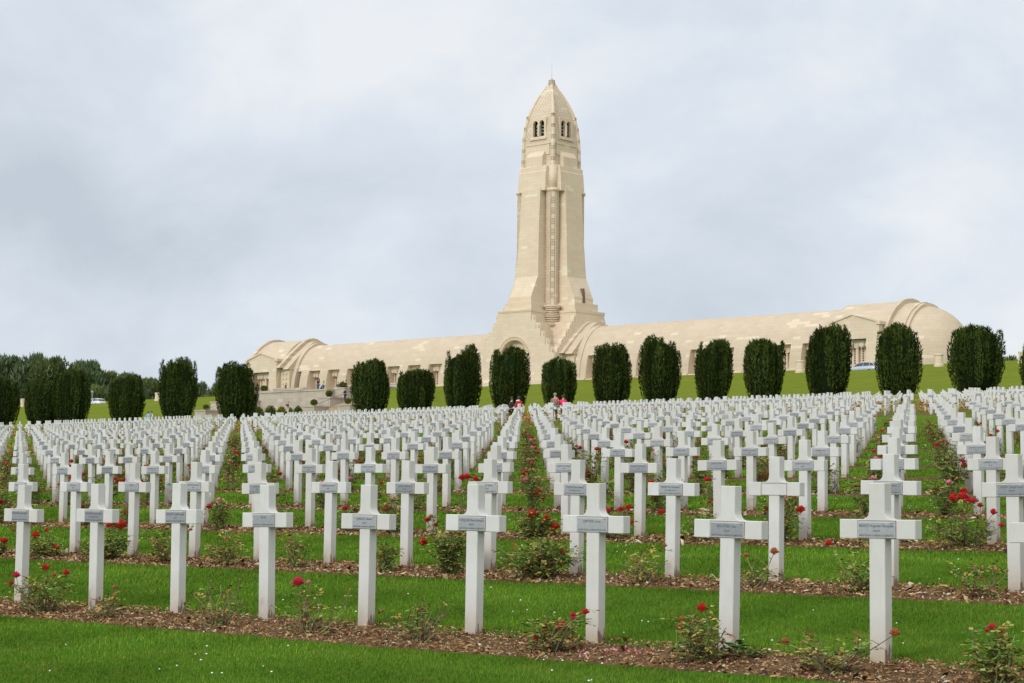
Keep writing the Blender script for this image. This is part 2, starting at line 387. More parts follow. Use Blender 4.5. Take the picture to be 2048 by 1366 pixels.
strip('road', 209.6, 214.2, -120, 420, .012, M['asphalt'], 6)

# ------------------------------------------------------------------ rows of crosses
HW, HT, HA, AZ0, AZ1, FR = .051, .036, .245, .690, .798, .046
def cross_outline(fr_n=6):
    P = [(-HW, -.15), (HW, -.15), (HW, AZ0), (HA, AZ0), (HA, AZ1)]
    P += [(HW+FR-FR*math.sin(t), AZ1+FR-FR*math.cos(t)) for t in np.linspace(0, math.pi/2, fr_n)]
    P += [(HW, 1.0), (-HW, 1.0)]
    P += [(-(HW+FR-FR*math.sin(t)), AZ1+FR-FR*math.cos(t)) for t in np.linspace(math.pi/2, 0, fr_n)]
    P += [(-HA, AZ1), (-HA, AZ0), (-HW, AZ0)]
    return P
def cross_mesh():
    bm = bmesh.new(); P = cross_outline()
    vs = [bm.verts.new((p[0], -HT, p[1])) for p in P]; f = bm.faces.new(vs)
    r = bmesh.ops.extrude_face_region(bm, geom=[f]); nv = [v for v in r['geom'] if isinstance(v, bmesh.types.BMVert)]
    bmesh.ops.translate(bm, verts=nv, vec=(0, 2*HT, 0)); bmesh.ops.recalc_face_normals(bm, faces=bm.faces)
    ed = [e_ for e_ in bm.edges if len(e_.link_faces) == 2 and e_.calc_face_angle() > .6]
    bmesh.ops.bevel(bm, geom=ed, offset=.0035, segments=1, affect='EDGES')
    me = bpy.data.meshes.new('concrete_cross'); bm.to_mesh(me); bm.free(); me.materials.append(M['cross']); return me
ME_CROSS = cross_mesh()
PW, PZ0, PZ1 = .122, .697, .788
def plate_mesh(empty_=False):
    b = MB()
    b.plate([(-PW-.004, PZ0-.004), (PW+.004, PZ0-.004), (PW+.004, PZ1+.004), (-PW-.004, PZ1+.004)], [[(-PW, PZ0), (-PW, PZ1), (PW, PZ1), (PW, PZ0)]], -HT-.0015, -HT+.001, 2)
    if empty_: return b
    b.box(-PW, PW, -HT-.004, -HT+.001, PZ0, PZ1, 1)
    b.box(-PW+.005, PW-.004, -HT-.0055, -HT-.003, PZ0+.005, PZ1-.008, 0)
    for x in (-PW+.010, PW-.009): b.lathe(x, -HT-.006, [(.742, .0001), (.7425, .003), (.7475, .003), (.748, .0001)], 8, 1)
    return b
def lettering(lines):
    out = []
    for txt, size, z, x in lines:
        cu = bpy.data.curves.new('t', 'FONT'); cu.body = txt; cu.size = size; cu.align_x = 'CENTER'; cu.extrude = .0006; cu.resolution_u = 2; cu.offset = .0002
        t = bpy.data.objects.new('t', cu); C.objects.link(t); t.location = (x, -HT-.006, z); t.rotation_euler = (R(90), 0, 0)
        out.append(t)
    bpy.context.view_layer.update(); dg = bpy.context.evaluated_depsgraph_get()
    res = []
    for t in out:
        bm = bmesh.new()
        me = bpy.data.meshes.new_from_object(t.evaluated_get(dg)); 
        wmax = max((v.co.x for v in me.vertices), default=0)*2
        sc = min(1, .222/wmax) if wmax > 0 else 1
        mw = t.matrix_world @ Matrix.Diagonal((sc, 1, 1, 1)); me.transform(mw); bm.from_mesh(me); bpy.data.meshes.remove(me)
        cu = t.data; bpy.data.objects.remove(t); bpy.data.curves.remove(cu)
        me = bpy.data.meshes.new('inscription'); bm.to_mesh(me); bm.free(); me.materials.append(M['ink']); res.append(me)
    return res
def text_lines(nm, rg, dt):
    L_ = [(nm, .021, .756, 0), ('MORT POUR LA FRANCE '+dt, .0145, .705, 0), ('14-18', .008, .776, PW-.02)]
    if rg: L_.append((rg, .0145, .731, 0))
    return L_
NEAR = {(0, 0): ('MARITY Augustin Théophile', '166e RI', 'le 15/02/1915'), (1, 0): ('BELLETIER  Jean', '18e RI', 'le 28/06/1916'), (2, 0): ('DEPOSSE  Louis', '', '1914-1918'),
        (3, 0): ('CUVELLIER Pierre Antoine', '128e RI', 'le 19/04/1916'), (4, 0): ('AVRILLAT  Benoît', '16e RI', 'le 18/05/1916'), (5, 0): ('PATRI', '', '1914-1918'),
        (6, 0): ('JAECKERT Camille Eugène', '2e RI', 'le 23/06/1916'), (7, 0): ('GAUTHIER Auguste Henri', '3e COLONIAL 2e RI', 'le 24/10/1916'), (8, 0): ('DEUX SOLDATS INCONNUS', '', '1914-1918'),
        (-1, 1): ('HUREL  Joseph Louis', '130e RI', 'le 18/06/1916'), (0, 1): ('LAURENT  Lucien', '87e RI', 'le 09/03/1916'), (2, 1): ('MARIE Paul Théophile', 'Mi CLASSE  36e RI', 'le 22/05/1916'), (3, 1): ('TACKFIN Pierre Marie', 'ADJUDANT 20e RI', 'le 12/08/1916'),
        (4, 1): ('PRADE  Benoît', '16e RI', 'le 05/03/1916'), (5, 1): ('LEGER  Emmanuel', '294e RI', 'le 08/06/1916'), (6, 1): ('COMBES Jules Marius', '2e RI', 'le 21/05/1916'), (7, 1): ('DAVID  Jean', '18e RI', 'le 04/04/1916'),
        (8, 1): ('PRODES Jean Baptiste', '16e RI', 'le 11/07/1916'), (9, 1): ('THIRET', '', '1914-1918'), (10, 1): ('PETIT Louis', '49e RI', 'le 27/05/1916')}
GEN = [('BERNARD  Joseph', '54e RI', 'le 12/06/1916'), ('MOREAU Louis Marie', '67e RI', 'le 02/09/1916'), ('GIRARD  Émile', '', '1914-1918'), ('ROUSSEL Henri Paul', '321e RI', 'le 24/10/1916'),
       ('LAMBERT  Jules', '5e RI', 'le 23/05/1916'), ('FAURE Pierre Louis', '98e RI', 'le 30/06/1916')]
GEN_ME = [lettering(text_lines(*g_)) for g_ in GEN]
pb = plate_mesh(); ME_PLATE = pb.build('name_plate', None, mats=[M['plate'], M['plate_edge'], M['rust']]); mp_ = ME_PLATE.data; bpy.data.objects.remove(ME_PLATE)
pe = plate_mesh(True); o_ = pe.build('plate_stain', None, mats=[M['plate'], M['plate_edge'], M['rust']]); me_stain = o_.data; bpy.data.objects.remove(o_)

def grid_pt(k, j):                      # centre of the cross (plan) for column k, row j
    p = O0+(k+2*j)*DU*UH+j*DV*VH
    return p+HW*AH+HT*VH
ordn = ['', 'first', 'second', 'third', 'fourth', 'fifth', 'sixth', 'seventh', 'eighth', 'ninth', 'tenth', 'eleventh', 'twelfth', 'thirteenth', 'fourteenth', 'fifteenth', 'sixteenth', 'seventeenth', 'eighteenth', 'nineteenth']
tens = {20: 'twentieth', 30: 'thirtieth', 40: 'fortieth', 50: 'fiftieth', 60: 'sixtieth', 70: 'seventieth'}
tenw = {20: 'twenty', 30: 'thirty', 40: 'forty', 50: 'fifty', 60: 'sixty', 70: 'seventy'}
def ordinal(n):
    if n < 20: return ordn[n]
    return tens[n] if n % 10 == 0 else tenw[n//10*10]+'-'+ordn[n % 10]
def rowname(j): return 'the nearest row' if j == 0 else 'the %s row back' % ordn[j+1]
U_END = 166.0
cells = []                              # (dist, k, j, P)
for j in list(range(0, 12))+list(range(17, 21))+list(range(26, 41)):
    s_ = S0+j*DV
    for k in range(-120, 200):
        p = grid_pt(k, j); 
        if p[1] < 5: continue
        x, y, fw = project((p[0], p[1], gz(s_)+.8))
        mrg = .26*F_PX/fw
        if x < -mrg-4.2*F_PX/fw or x > 2048+mrg+4.2*F_PX/fw: continue
        if p@UH > U_END: continue
        cells.append((fw, k, j, p, -mrg < x < 2048+mrg))
cells.sort(key=lambda c: c[0])
ind = [c for c in cells if c[4] and c[2] < 12][:300]; ind_keys = {(c[1], c[2]) for c in ind}
rows = {}
for c in ind: rows.setdefault(c[2], []).append(c)
STAIN = {(1, 1)}
ztop = {}
letter_cache = {}
jit = {}
for j, cs in rows.items():
    cs.sort(key=lambda c: -project((c[3][0], c[3][1], 0))[0])
    for i, (fw, k, jj, p, vis) in enumerate(cs):
        r_ = np.random.default_rng(abs(hash((k+500)*1000+j)) % 2**32)
        z = float(gz(S0+j*DV))+r_.normal(0, .006)
        e_ = empty('grave_cross', (p[0]+r_.normal(0, .006), p[1]+r_.normal(0, .006), z), YAW+r_.normal(0, .012))
        e_.rotation_euler[1] = r_.normal(0, .008); e_.rotation_euler[0] = r_.normal(0, .004)
        b = bpy.data.objects.new('cross_body', ME_CROSS); C.objects.link(b); b.parent = e_
        if (k, j) in STAIN:
            q = bpy.data.objects.new('plate_recess', me_stain); C.objects.link(q); q.parent = e_
        else:
            q = bpy.data.objects.new('name_plate', mp_); C.objects.link(q); q.parent = e_
            if (k, j) in NEAR: lm = lettering(text_lines(*NEAR[(k, j)]))
            else: lm = GEN_ME[int(r_.integers(len(GEN_ME)))]
            if j <= 7:
                for me_ in lm: l_ = bpy.data.objects.new('inscription', me_); C.objects.link(l_); l_.parent = q
        if (k, j) in STAIN: lab = 'white cross whose name plate is missing, bare recess on the arm, second row back'
        else: lab = 'white concrete grave cross with grey plate, %s from the right in %s' % (ordinal(i+1), rowname(j))
        tag(e_, lab, 'grave cross', 'white crosses standing in the nearer rows')
# farther crosses: one object
def simple_cross(plate):
    P = cross_outline(3)[:]; n = len(P)
    V = [(p[0], -HT, p[1]) for p in P]+[(p[0], HT, p[1]) for p in P]
    tri = tessellate_polygon([[Vector((p[0], p[1], 0)) for p in P]])
    T = [tuple(t) for t in tri]+[tuple(i+n for i in reversed(t)) for t in tri]
    for i in range(n): a, b_ = i, (i+1) % n; T += [(a, a+n, b_), (b_, a+n, b_+n)]
    return np.array(V), np.array(T)
sv_, st_ = simple_cross(False)
HH = []; VV = []; FF = []; PV = []; PF = []; nb = 0; npv = 0
c0, s0_ = math.cos(YAW), math.sin(YAW)
for fw, k, j, p, vis in cells:
    if (k, j) in ind_keys: continue
    z = float(gz(S0+j*DV))+rng.normal(0, .01); a_ = YAW+rng.normal(0, .012)
    c_, s_ = math.cos(a_), math.sin(a_)
    V = np.stack([sv_[:, 0]*c_-sv_[:, 1]*s_+p[0], sv_[:, 0]*s_+sv_[:, 1]*c_+p[1], sv_[:, 2]+z], -1)
    VV.append(V); FF.append(st_+nb); nb += len(V); HH.append(np.stack([sv_[:, 2], sv_[:, 0], sv_[:, 1], np.ones(len(V))], -1))
    if j < 24:
        q = np.array([(-PW, -HT-.004, PZ0), (PW, -HT-.004, PZ0), (PW, -HT-.004, PZ1), (-PW, -HT-.004, PZ1)])
        PV.append(np.stack([q[:, 0]*c_-q[:, 1]*s_+p[0], q[:, 0]*s_+q[:, 1]*c_+p[1], q[:, 2]+z], -1)); PF.append(np.array([[0, 1, 2, 3]])+npv); npv += 4
fc = np_mesh('grave_crosses', np.concatenate(VV), np.concatenate(FF), M['crosses'], col=np.concatenate(HH))
tag(fc, 'massed white crosses filling the upper slope below the yews', 'grave crosses', None, 'stuff')
fp = np_mesh('name_plates', np.concatenate(PV), np.concatenate(PF), M['plate'], fc); fp['kind'] = 'stuff'
# planted beds under every row
M['bedfar'] = M['soil']
for j in list(range(0, 12))+list(range(17, 21))+list(range(26, 41)):
    s_ = S0+j*DV
    Yl = s_/(.7400+.6726*-.30); Yr = s_/(.7400+.6726*.30)
    u0 = (Yr*.30)*UH[0]+Yr*UH[1]-6; u1 = min((-Yl*.30)*UH[0]+Yl*UH[1]+5, U_END+.5)
    strip('flower_bed', s_-.74, s_+.20, u0, u1, .016, M['soil'], .12 if j < 4 else .5, rag=.035)
print('crosses', len(cells), 'individual', len(ind))
# ------------------------------------------------------------------ the memorial building
ZB = 18.0
bld = empty('memorial_building', (5.7, 300, ZB), YAW)
tag(bld, 'pale limestone ossuary with tall pointed tower between two long vaulted wings', 'memorial building')
def plus(p, H, z):
    return [(x, y, z) for x, y in ((-p, -H), (p, -H), (p, -p), (H, -p), (H, p), (p, p), (p, H), (-p, H), (-p, p), (-H, p), (-H, -p), (-p, -p))]
def sq(S, z, c=0):
    return [(-S, -S, z), (S, -S, z), (S, S, z), (-S, S, z)]
def rot4(b, fn):                         # fn(b, k): adds geometry through a rotated proxy
    for k in range(4):
        t = MB(); fn(t)
        a = k*math.pi/2; c, s = round(math.cos(a)), round(math.sin(a))
        b.add([(x*c-y*s, x*s+y*c, z) for x, y, z in t.V], t.F, 0); b.M[-len(t.F):] = t.M if t.M else []
# tower base: two crossing stepped gables
ab = MB()
steps = [(0, 4.05, 7.92), (4.05, 5.3, 6.98), (5.3, 6.5, 6.08), (6.5, 7.7, 5.15), (7.7, 8.95, 4.22), (8.95, 10.7, 3.3)]
AR0, ARX, ARZ = 0, 2.7, 3.4
def arm_profile():
    P = []; 
    for z0, z1, w in steps: P += [(w, z0), (w, z1)]
    return P+[(-x, z) for x, z in reversed(P)]
prof = arm_profile()
# front arm with the arched doorway cut through its front plate
pp = [p for p in prof]
arch = [(-ARX, 0.0+.01)]+[(ARX*math.cos(t), 3.5+ARX*math.sin(t)) for t in np.linspace(math.pi, 0, 15)]+[(ARX, .01)]
ab.plate(pp, [arch], -8.0, -7.1)
ab.prism_y([(x*.998, z) for x, z in prof], -7.1, 8.0)
ab.prism_x([(x*.997, z) for x, z in prof], -8.0, 8.0)
ab.box(-3.38, 3.38, -8.06, 8.06, 10.35, 10.72); ab.box(-8.06, 8.06, -3.37, 3.37, 10.34, 10.715)
ab.box(-3.42, 3.42, -8.1, -7.95, 10.5, 10.66)
base = ab.build('stepped_base', M['stone'], bld)
t = MB(); t.box(-8.3, 8.3, -8.4, 8.4, -1.5, .16); t.box(-60, 62, -6.1, 6.1, -1.5, -.02); t.build('foundation_step', M['stone'], bld)
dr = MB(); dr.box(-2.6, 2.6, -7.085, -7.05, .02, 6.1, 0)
for k in range(6): dr.box(-2.2+k*.74, -1.66+k*.74, -7.15, -7.09, .1, 3.2, 1)
dr.build('entrance_door', None, bld, mats=[M['hole'], plain('bronze_door', (.12, .10, .07), .5, .2, 4, .3)])
av = MB()
for k in range(25):
    t = math.pi*k/24; x, z = (ARX+.28)*math.cos(t), 3.5+(ARX+.28)*math.sin(t)
    av.box(x-.1, x+.1, -8.12, -8.0, z-.1, z+.1)
for rr in (.05, .5):
    ri = [(r_*math.cos(t), 3.5+r_*math.sin(t)) for r_ in (ARX+rr, ARX+rr+.13) for t in (np.linspace(math.pi, 0, 21) if r_ == ARX+rr else np.linspace(0, math.pi, 21))]
    av.prism_y(ri, -8.09, -7.99)
av.build('archivolt', M['stone'], bld)
# consoles under every step of both gables
for z0, z1, w in steps[1:]:              # scrolled bracket in every step of both gables
    zc, wc = z0-.02, w-.02
    for sg in (-1, 1):
        q = [(sg*(w+.03), z0+.9)]+[(sg*(w+.03+.36*math.sin(t)), z0+.9-.85*(1-math.cos(t))-.0) for t in np.linspace(.35, math.pi*.55, 7)]+[(sg*(w+.03), z0+.02)]
        for ax in (0, 1):
            t = MB(); (t.prism_y if ax == 0 else t.prism_x)(q if sg > 0 else q[::-1], *((-7.9, -7.2) if ax == 0 else (7.2, 7.9)))
            t.build('console', M['joint'] if False else M['stone'], bld)
# plinth, flare, shaft, shoulders
sh = MB()
sh.loft([plus(2.65, 7.25, 10.7), plus(2.65, 7.25, 11.9)])
sh.loft([plus(2.14, 6.7, 11.9), plus(2.14, 6.7, 12.8), plus(2.2, 5.3, 15.9), plus(1.9, 4.8, 24.2), plus(1.88, 4.55, 29.25)])
sh.loft([plus(2.68, 4.42, 28.95), plus(2.64, 4.2, 31.9), plus(2.64, 4.1, 32.0), plus(2.62, 4.05, 32.7), plus(2.4, 3.3, 33.0)])
sh.loft([plus(1.62, 3.92, 32.2), plus(1.62, 3.85, 34.3), plus(1.55, 3.3, 35.1)])
sh.loft([sq(2.9, 10.7), sq(2.62, 16), sq(2.62, 29.3), sq(2.95, 29.3), sq(2.95, 32.9), sq(2.9, 33.2)])
sh.loft([sq(3.5, 10.7), sq(3.5, 11.4), sq(3.2, 11.9)])
def jambs(t):                           # stepped reveals between pier and corner column
    for z0, z1, p0, p1 in ((11.9, 29.25, 2.42, 2.3),):
        t.loft([[(2.0, -3.3, z0), (p0, -3.3, z0), (p0, -2.4, z0), (2.0, -2.4, z0)], [(1.8, -3.15, z1), (p1-.1, -3.15, z1), (p1-.1, -2.4, z1), (1.8, -2.4, z1)]])
        t.loft([[(-p0, -3.3, z0), (-2.0, -3.3, z0), (-2.0, -2.4, z0), (-p0, -2.4, z0)], [(-p1+.1, -3.15, z1), (-1.8, -3.15, z1), (-1.8, -2.4, z1), (-p1+.1, -2.4, z1)]])
rot4(sh, jambs)
sh.build('tower_shaft', M['stone'], bld)
t = MB(); t.prism_x([(-.35, 11.95), (.35, 11.95), (.12, 14.2), (-.12, 14.2)], 5.6, 6.75); t.build('pier_notch', M['joint'], bld)  # solid wedge, the notch's shade is put into its dark colour
# corner columns
for sx, sy in ((1, -1), (-1, -1), (1, 1), (-1, 1)):
    c = MB(); c0_ = 2.78
    c.lathe(sx*c0_, sy*c0_, [(11.4, .98), (11.6, 1.02), (28.6, 1.0), (28.8, 1.05), (29.25, 1.05)], 24)
    col_ = c.build('corner_column', M['carved'], bld, True)
    d = MB(); v = Vector((sx, sy, 0)).normalized(); w_ = Vector((-v.y, v.x, 0)); ctr = Vector((sx*c0_, sy*c0_, 0))
    def obox(t, off, hw, dep, z0, z1, mi=0):
        P = [ctr+v*(off+a)+w_*b for a, b in ((-dep, -hw), (0, -hw), (0, hw), (-dep, hw))]
        t.loft([[(p.x, p.y, z) for p in P] for z in (z0, z1)], mi=mi)
    obox(d, 1.14, .27, .3, 11.4, 28.9)
    for zz_ in (11.5,): pass
    for w0 in (-.42, .42):
        P = [ctr+v*(1.02+a)+w_*(w0+b) for a, b in ((-.2, -.06), (.06, -.06), (.06, .06), (-.2, .06))]
        d.loft([[(p.x, p.y, z) for p in P] for z in (11.4, 28.9)])
    d.build('pilaster_strip', M['stone'], col_)
    s2 = MB(); k_ = 0; zc = 12.6
    while zc < 28:
        for q in range(4): obox(s2, 1.155, .25, .03, zc+q*.26, zc+q*.26+.12)
        zc += 1.6
    s2.build('slot', M['slot'], col_)
    # smooth drum above, ringed capital and hanging pendant below
    e2 = MB(); e2.cyl(sx*2.95, sy*2.95, 28.9, 32.9, .72, .66, 20); e2.lathe(sx*2.95, sy*2.95, [(28.6, .5), (28.9, 1.12), (29.3, 1.12), (29.3, .7)], 20)
    e2.build('upper_drum', M['stone'], bld, True)
    r_ = MB(); cz = 3.75; pr = [(10.98, 1.0), (11.15, 1.25), (11.25, 1.25), (11.3, 1.0)]
    zz_ = 8.9
    pr = [(8.3, .9), (8.5, 1.2)]
    for blk in (8.62, 9.95):
        pr += [(blk, 1.28), (blk+.12, 1.28)]
        for q in range(4): pr += [(blk+.14+q*.27, .82), (blk+.24+q*.27, .82), (blk+.26+q*.27, 1.1), (blk+.38+q*.27, 1.1)]
    pr += [(11.3, 1.3), (11.5, 1.3)]
    r_.lathe(sx*cz, sy*cz, pr, 20)
    r_.build('ringed_capital', M['stone'], bld)
    p_ = MB(); p_.lathe(sx*cz, sy*cz, [(2.6, .05), (3.2, .28), (5.6, .55), (6.9, .75), (6.95, 1.15), (7.5, 1.35), (7.9, .95), (8.1, .95), (8.3, .6)], 12)
    p_.build('pendant', M['stone'], bld)
# belfry: pointed dome with curved sides
PROF = [(32.7, 3.05), (35.5, 2.99), (37.0, 2.93), (37.55, 2.90), (38.5, 2.81), (39.95, 2.61), (40.9, 2.43), (41.55, 2.27), (42.1, 2.09), (42.75, 1.87), (43.3, 1.67), (43.9, 1.43), (44.5, 1.17), (45.0, .91), (45.5, .66), (45.95, .5)]
hd = MB(); WN = 1.22
def face(t):
    V = []; Fc = []
    for z, S in PROF:
        w = min(WN, S*.6); V += [(x, -S, z) for x in (-S, -w, w, S)]
    for i in range(len(PROF)-1):
        for k in range(3):
            if k == 1 and 37.5 < PROF[i][0] < 39.9: continue
            a = i*4+k; Fc.append((a, a+1, a+5, a+4))
    t.add(V, Fc)
rot4(hd, face)
hd.build('belfry', M['carved'], bld, recalc=False)
bk = MB(); bk.loft([sq(2.1, 37.3), sq(1.9, 40.2)]); bk.build('bell_chamber', M['hole'], bld)  # solid block, the chamber's shade is put into its colour
def archpoly(x0, x1, z0, z1, n=9):
    r = (x1-x0)/2; c = (x0+x1)/2
    return [(x0, z0)]+[(c-r*math.cos(t), z1-r+r*math.sin(t)) for t in np.linspace(0, math.pi, n)]+[(x1, z0)]
for k in range(4):
    a = k*math.pi/2; c, s = round(math.cos(a)), round(math.sin(a))
    t = MB()
    t.plate([(-WN-.28, 37.35), (WN+.28, 37.35), (WN+.28, 40.35), (-WN-.28, 40.35)], [archpoly(-1.12, -.16, 37.55, 40.0), archpoly(.16, 1.12, 37.55, 40.0)], -2.96, -2.5)
    t.box(-WN-.45, WN+.45, -3.12, -2.7, 37.05, 37.34)
    t.cyl(0, -2.93, 37.6, 39.3, .2, .2, 10); t.box(-.28, .28, -3.0, -2.7, 39.2, 39.36)
    for q in range(3): t.box(-.95, .95, -2.45, -2.3, 38.1+q*.5, 38.3+q*.5, 1)
    t.V = [(x*c-y*s, x*s+y*c, z) for x, y, z in t.V]
    t.build('belfry_window', None, bld, mats=[M['stone'], M['plate']])
    t = MB(); t.plate([(-2.35, 34.6), (2.35, 34.6), (2.35, 36.2), (-2.35, 36.2)], [], -3.12, -2.8); t.box(-2.45, 2.45, -3.2, -2.8, 36.2, 36.38)
    t.V = [(x*c-y*s, x*s+y*c, z) for x, y, z in t.V]
    t.build('plain_panel', M['stone'], bld)
for sx, sy in ((1, -1), (-1, -1), (1, 1), (-1, 1)):
    t = MB(); rings = []
    for z, S in PROF:
        q = max(.1, min(.3, S*.14)); x, y = sx*(S-.02), sy*(S-.02); rings.append([(x+q*math.cos(u), y+q*math.sin(u), z) for u in np.linspace(0, 2*math.pi, 9)[:-1]])
    t.loft(rings); rb = t.build('corner_rib', M['stone'], bld)
    t = MB(); zc = 33.6
    while zc < 41.0:
        S = float(np.interp(zc, [p[0] for p in PROF], [p[1] for p in PROF]))
        for q in range(3):
            z = zc+q*.22; x, y = sx*(S-.02), sy*(S-.02); q2 = max(.1, min(.3, S*.14))+.012; t.cyl(x, y, z, z+.09, q2, q2, 8)
        zc += 1.7
    t.build('slot', M['slot'], rb)
t = MB(); t.cyl(0, 0, 45.9, 46.0, .62, .62, 8); t.cyl(0, 0, 46.0, 46.7, .56, .5, 8); t.cyl(0, 0, 46.7, 46.95, .18, .1, 8); t.build('finial', plain('weathered_cap', (.42, .33, .25), .8), bld)
t = MB(); t.cyl(0, 0, 46.9, 49.4, .03, .012, 6); t.build('lightning_rod', plain('rod_metal', (.35, .34, .33), .5), bld)

# wings
def vprof(Wd, Hh, zs): return [(Wd*math.sqrt(max(0, 1-(z/Hh)**2)), z) for z in zs]
ZS = [0, .9, 1.8, 2.7, 3.6, 4.4, 5.2, 6.0, 6.7, 7.3, 7.8, 8.2, 8.45, 8.6]
def wing(name, a0, a1, niches, Wd=5.9, Hh=8.35, fill=True):
    e_ = MB(); zs = [z*Hh/8.6 if z > 3.6 else z for z in ZS]; P = vprof(Wd, Hh, zs)
    cuts = sorted({a0, a1} | {v for n_ in niches for v in n_})
    front = [(-b, z) for b, z in P]; back = [(b, z) for b, z in reversed(P[:-1])]; full = front+back
    V = []; Fc = []; m = len(full)
    for a in cuts: V += [(a, y, z) for y, z in full]
    for i in range(len(cuts)-1):
        mid = (cuts[i]+cuts[i+1])/2; isn = any(n0 < mid < n1 for n0, n1 in niches)
        for k in range(m-1):
            if isn and (k < 4 or k >= m-5): continue
            Fc.append((i*m+k, (i+1)*m+k, (i+1)*m+k+1, i*m+k+1))
    for k in (0, len(cuts)-1): Fc.append(tuple(k*m+i for i in range(m)))
    e_.add(V, Fc)
    o = e_.build(name, M['vault'], bld)
    if not fill: return o
    pl = MB()
    for i in range(len(cuts)-1):
        mid = (cuts[i]+cuts[i+1])/2
        if any(n0 < mid < n1 for n0, n1 in niches): continue
        pl.box(cuts[i]-.0, cuts[i+1], -Wd-.32, -Wd+.2, -.3, .28)
    pl.build('plinth', M['stone'], o)
    for n0, n1 in niches: niche(o, n0, n1, P, Wd)
    return o
def niche(par, n0, n1, P, Wd, yb=None, two=False, dy=0):
    yb = -(Wd-2.1) if yb is None else yb
    t = MB(); c = (n0+n1)/2
    for a in (n0, n1):
        q = [(-b, z) for b, z in P[:5]]+[(yb, 3.6), (yb, 0)]
        t.add([(a, y, z) for y, z in q], [tuple(range(len(q)))])
    t.box(n0+.001, n1-.001, yb-.02, yb+.3, 0, 3.6)
    ptop = -P[4][0]; t.add([(n0, ptop, 3.6), (n1, ptop, 3.6), (n1, yb, 3.6), (n0, yb, 3.6)], [(0, 1, 2, 3)])
    t.box(n0, n1, -Wd-.1, yb, -.2, .16)
    w = n1-n0
    n = t.build('window_bay', M['stone'], par)
    f = MB()                                            # frieze of hanging pleats
    ns_ = 5 if two else 4
    for k in range(ns_):
        x0 = n0+w*k/ns_+.02; x1 = n0+w*(k+1)/ns_-.02
        f.prism_y([(x0, 3.52), (x0+.04, 2.72), ((x0+x1)/2, 2.5), (x1-.04, 2.72), (x1, 3.52)][::-1], yb-.72-.05*(k % 2), yb-.1)
    f.box(n0+.01, n1-.01, yb-.8, yb-.05, 3.3, 3.58)
    f.build('pleated_frieze', M['stone'], n)
    g_ = MB(); g_.cyl(c, yb-.42, .16, 2.62, .23, .2, 12); g_.box(c-.3, c+.3, yb-.7, yb-.1, 2.5, 2.66); g_.build('column', M['stone'], n)
    h = MB()
    for x0, x1 in ((n0+.12, c-.22), (c+.22, n1-.12)):
        h.box(x0, x1, yb-.06, yb-.015, .45, 2.6, 0)
        nc = 2; 
        for i in range(nc):
            for k in range(7):
                xx = x0+(x1-x0)*(i+.5)/nc; zz_ = .62+k*.29; h.box(xx-.12, xx+.12, yb-.075, yb-.06, zz_-.08, zz_+.09, 1)  # screen holes are raised dark blocks, shade put into their colour
    h.build('pierced_screen', None, n, mats=[M['stone'], M['hole']])
rn = [(12.1+4.65*k, 12.1+4.65*k+2.8) for k in range(9)]
ln = [(-a1, -a0) for a0, a1 in rn]
ln = [(-20.3-4.65*k, -17.5-4.65*k) for k in range(8)]+[(-15.65, -12.85)]
wing('wing_vault', 8.0, 54.2, rn); wing('wing_vault', -60.2, -8.0, sorted(ln))
def band(name, a0, a1, Wd, Hh, zcut, par=bld):          # vault band with overhanging eave
    t = MB(); Q = [(1, .435), (.87, .53), (.74, .625), (.6, .725), (.46, .81), (.34, .885), (.22, .95), (.12, .985), (0, 1.0)]
    if zcut < 1: P = [(Wd*math.sqrt(max(0, 1-(z/Hh)**2)), z) for z in np.concatenate([[zcut], np.linspace(zcut+.5, Hh-.4, 9), [Hh-.12, Hh]])]
    else: P = [(b*Wd, z*Hh) for b, z in Q]
    poly = [(-b, z) for b, z in P]+[(b, z) for b, z in reversed(P[:-1])]
    t.prism_x(poly[::-1], a0, a1); return t.build(name, M['vault'], par)
for sg in (1, -1):
    def S2(a, b): return (min(sg*a, sg*b), max(sg*a, sg*b))
    x0, x1 = S2(7.9, 8.7); band('roof_band', x0, x1, 7.0, 9.2, 3.9)
    x0, x1 = S2(8.7, 10.0); band('roof_band', x0, x1, 6.55, 8.95, 3.8)
    x0, x1 = S2(10.0, 11.0); band('vault_rib', x0, x1, 6.05, 8.5, -.2)
    t = MB(); x0, x1 = S2(8.0, 9.9); t.box(x0, x1, -5.9, 5.9, -.2, 3.95); t.build('side_bay', M['stone'], bld)
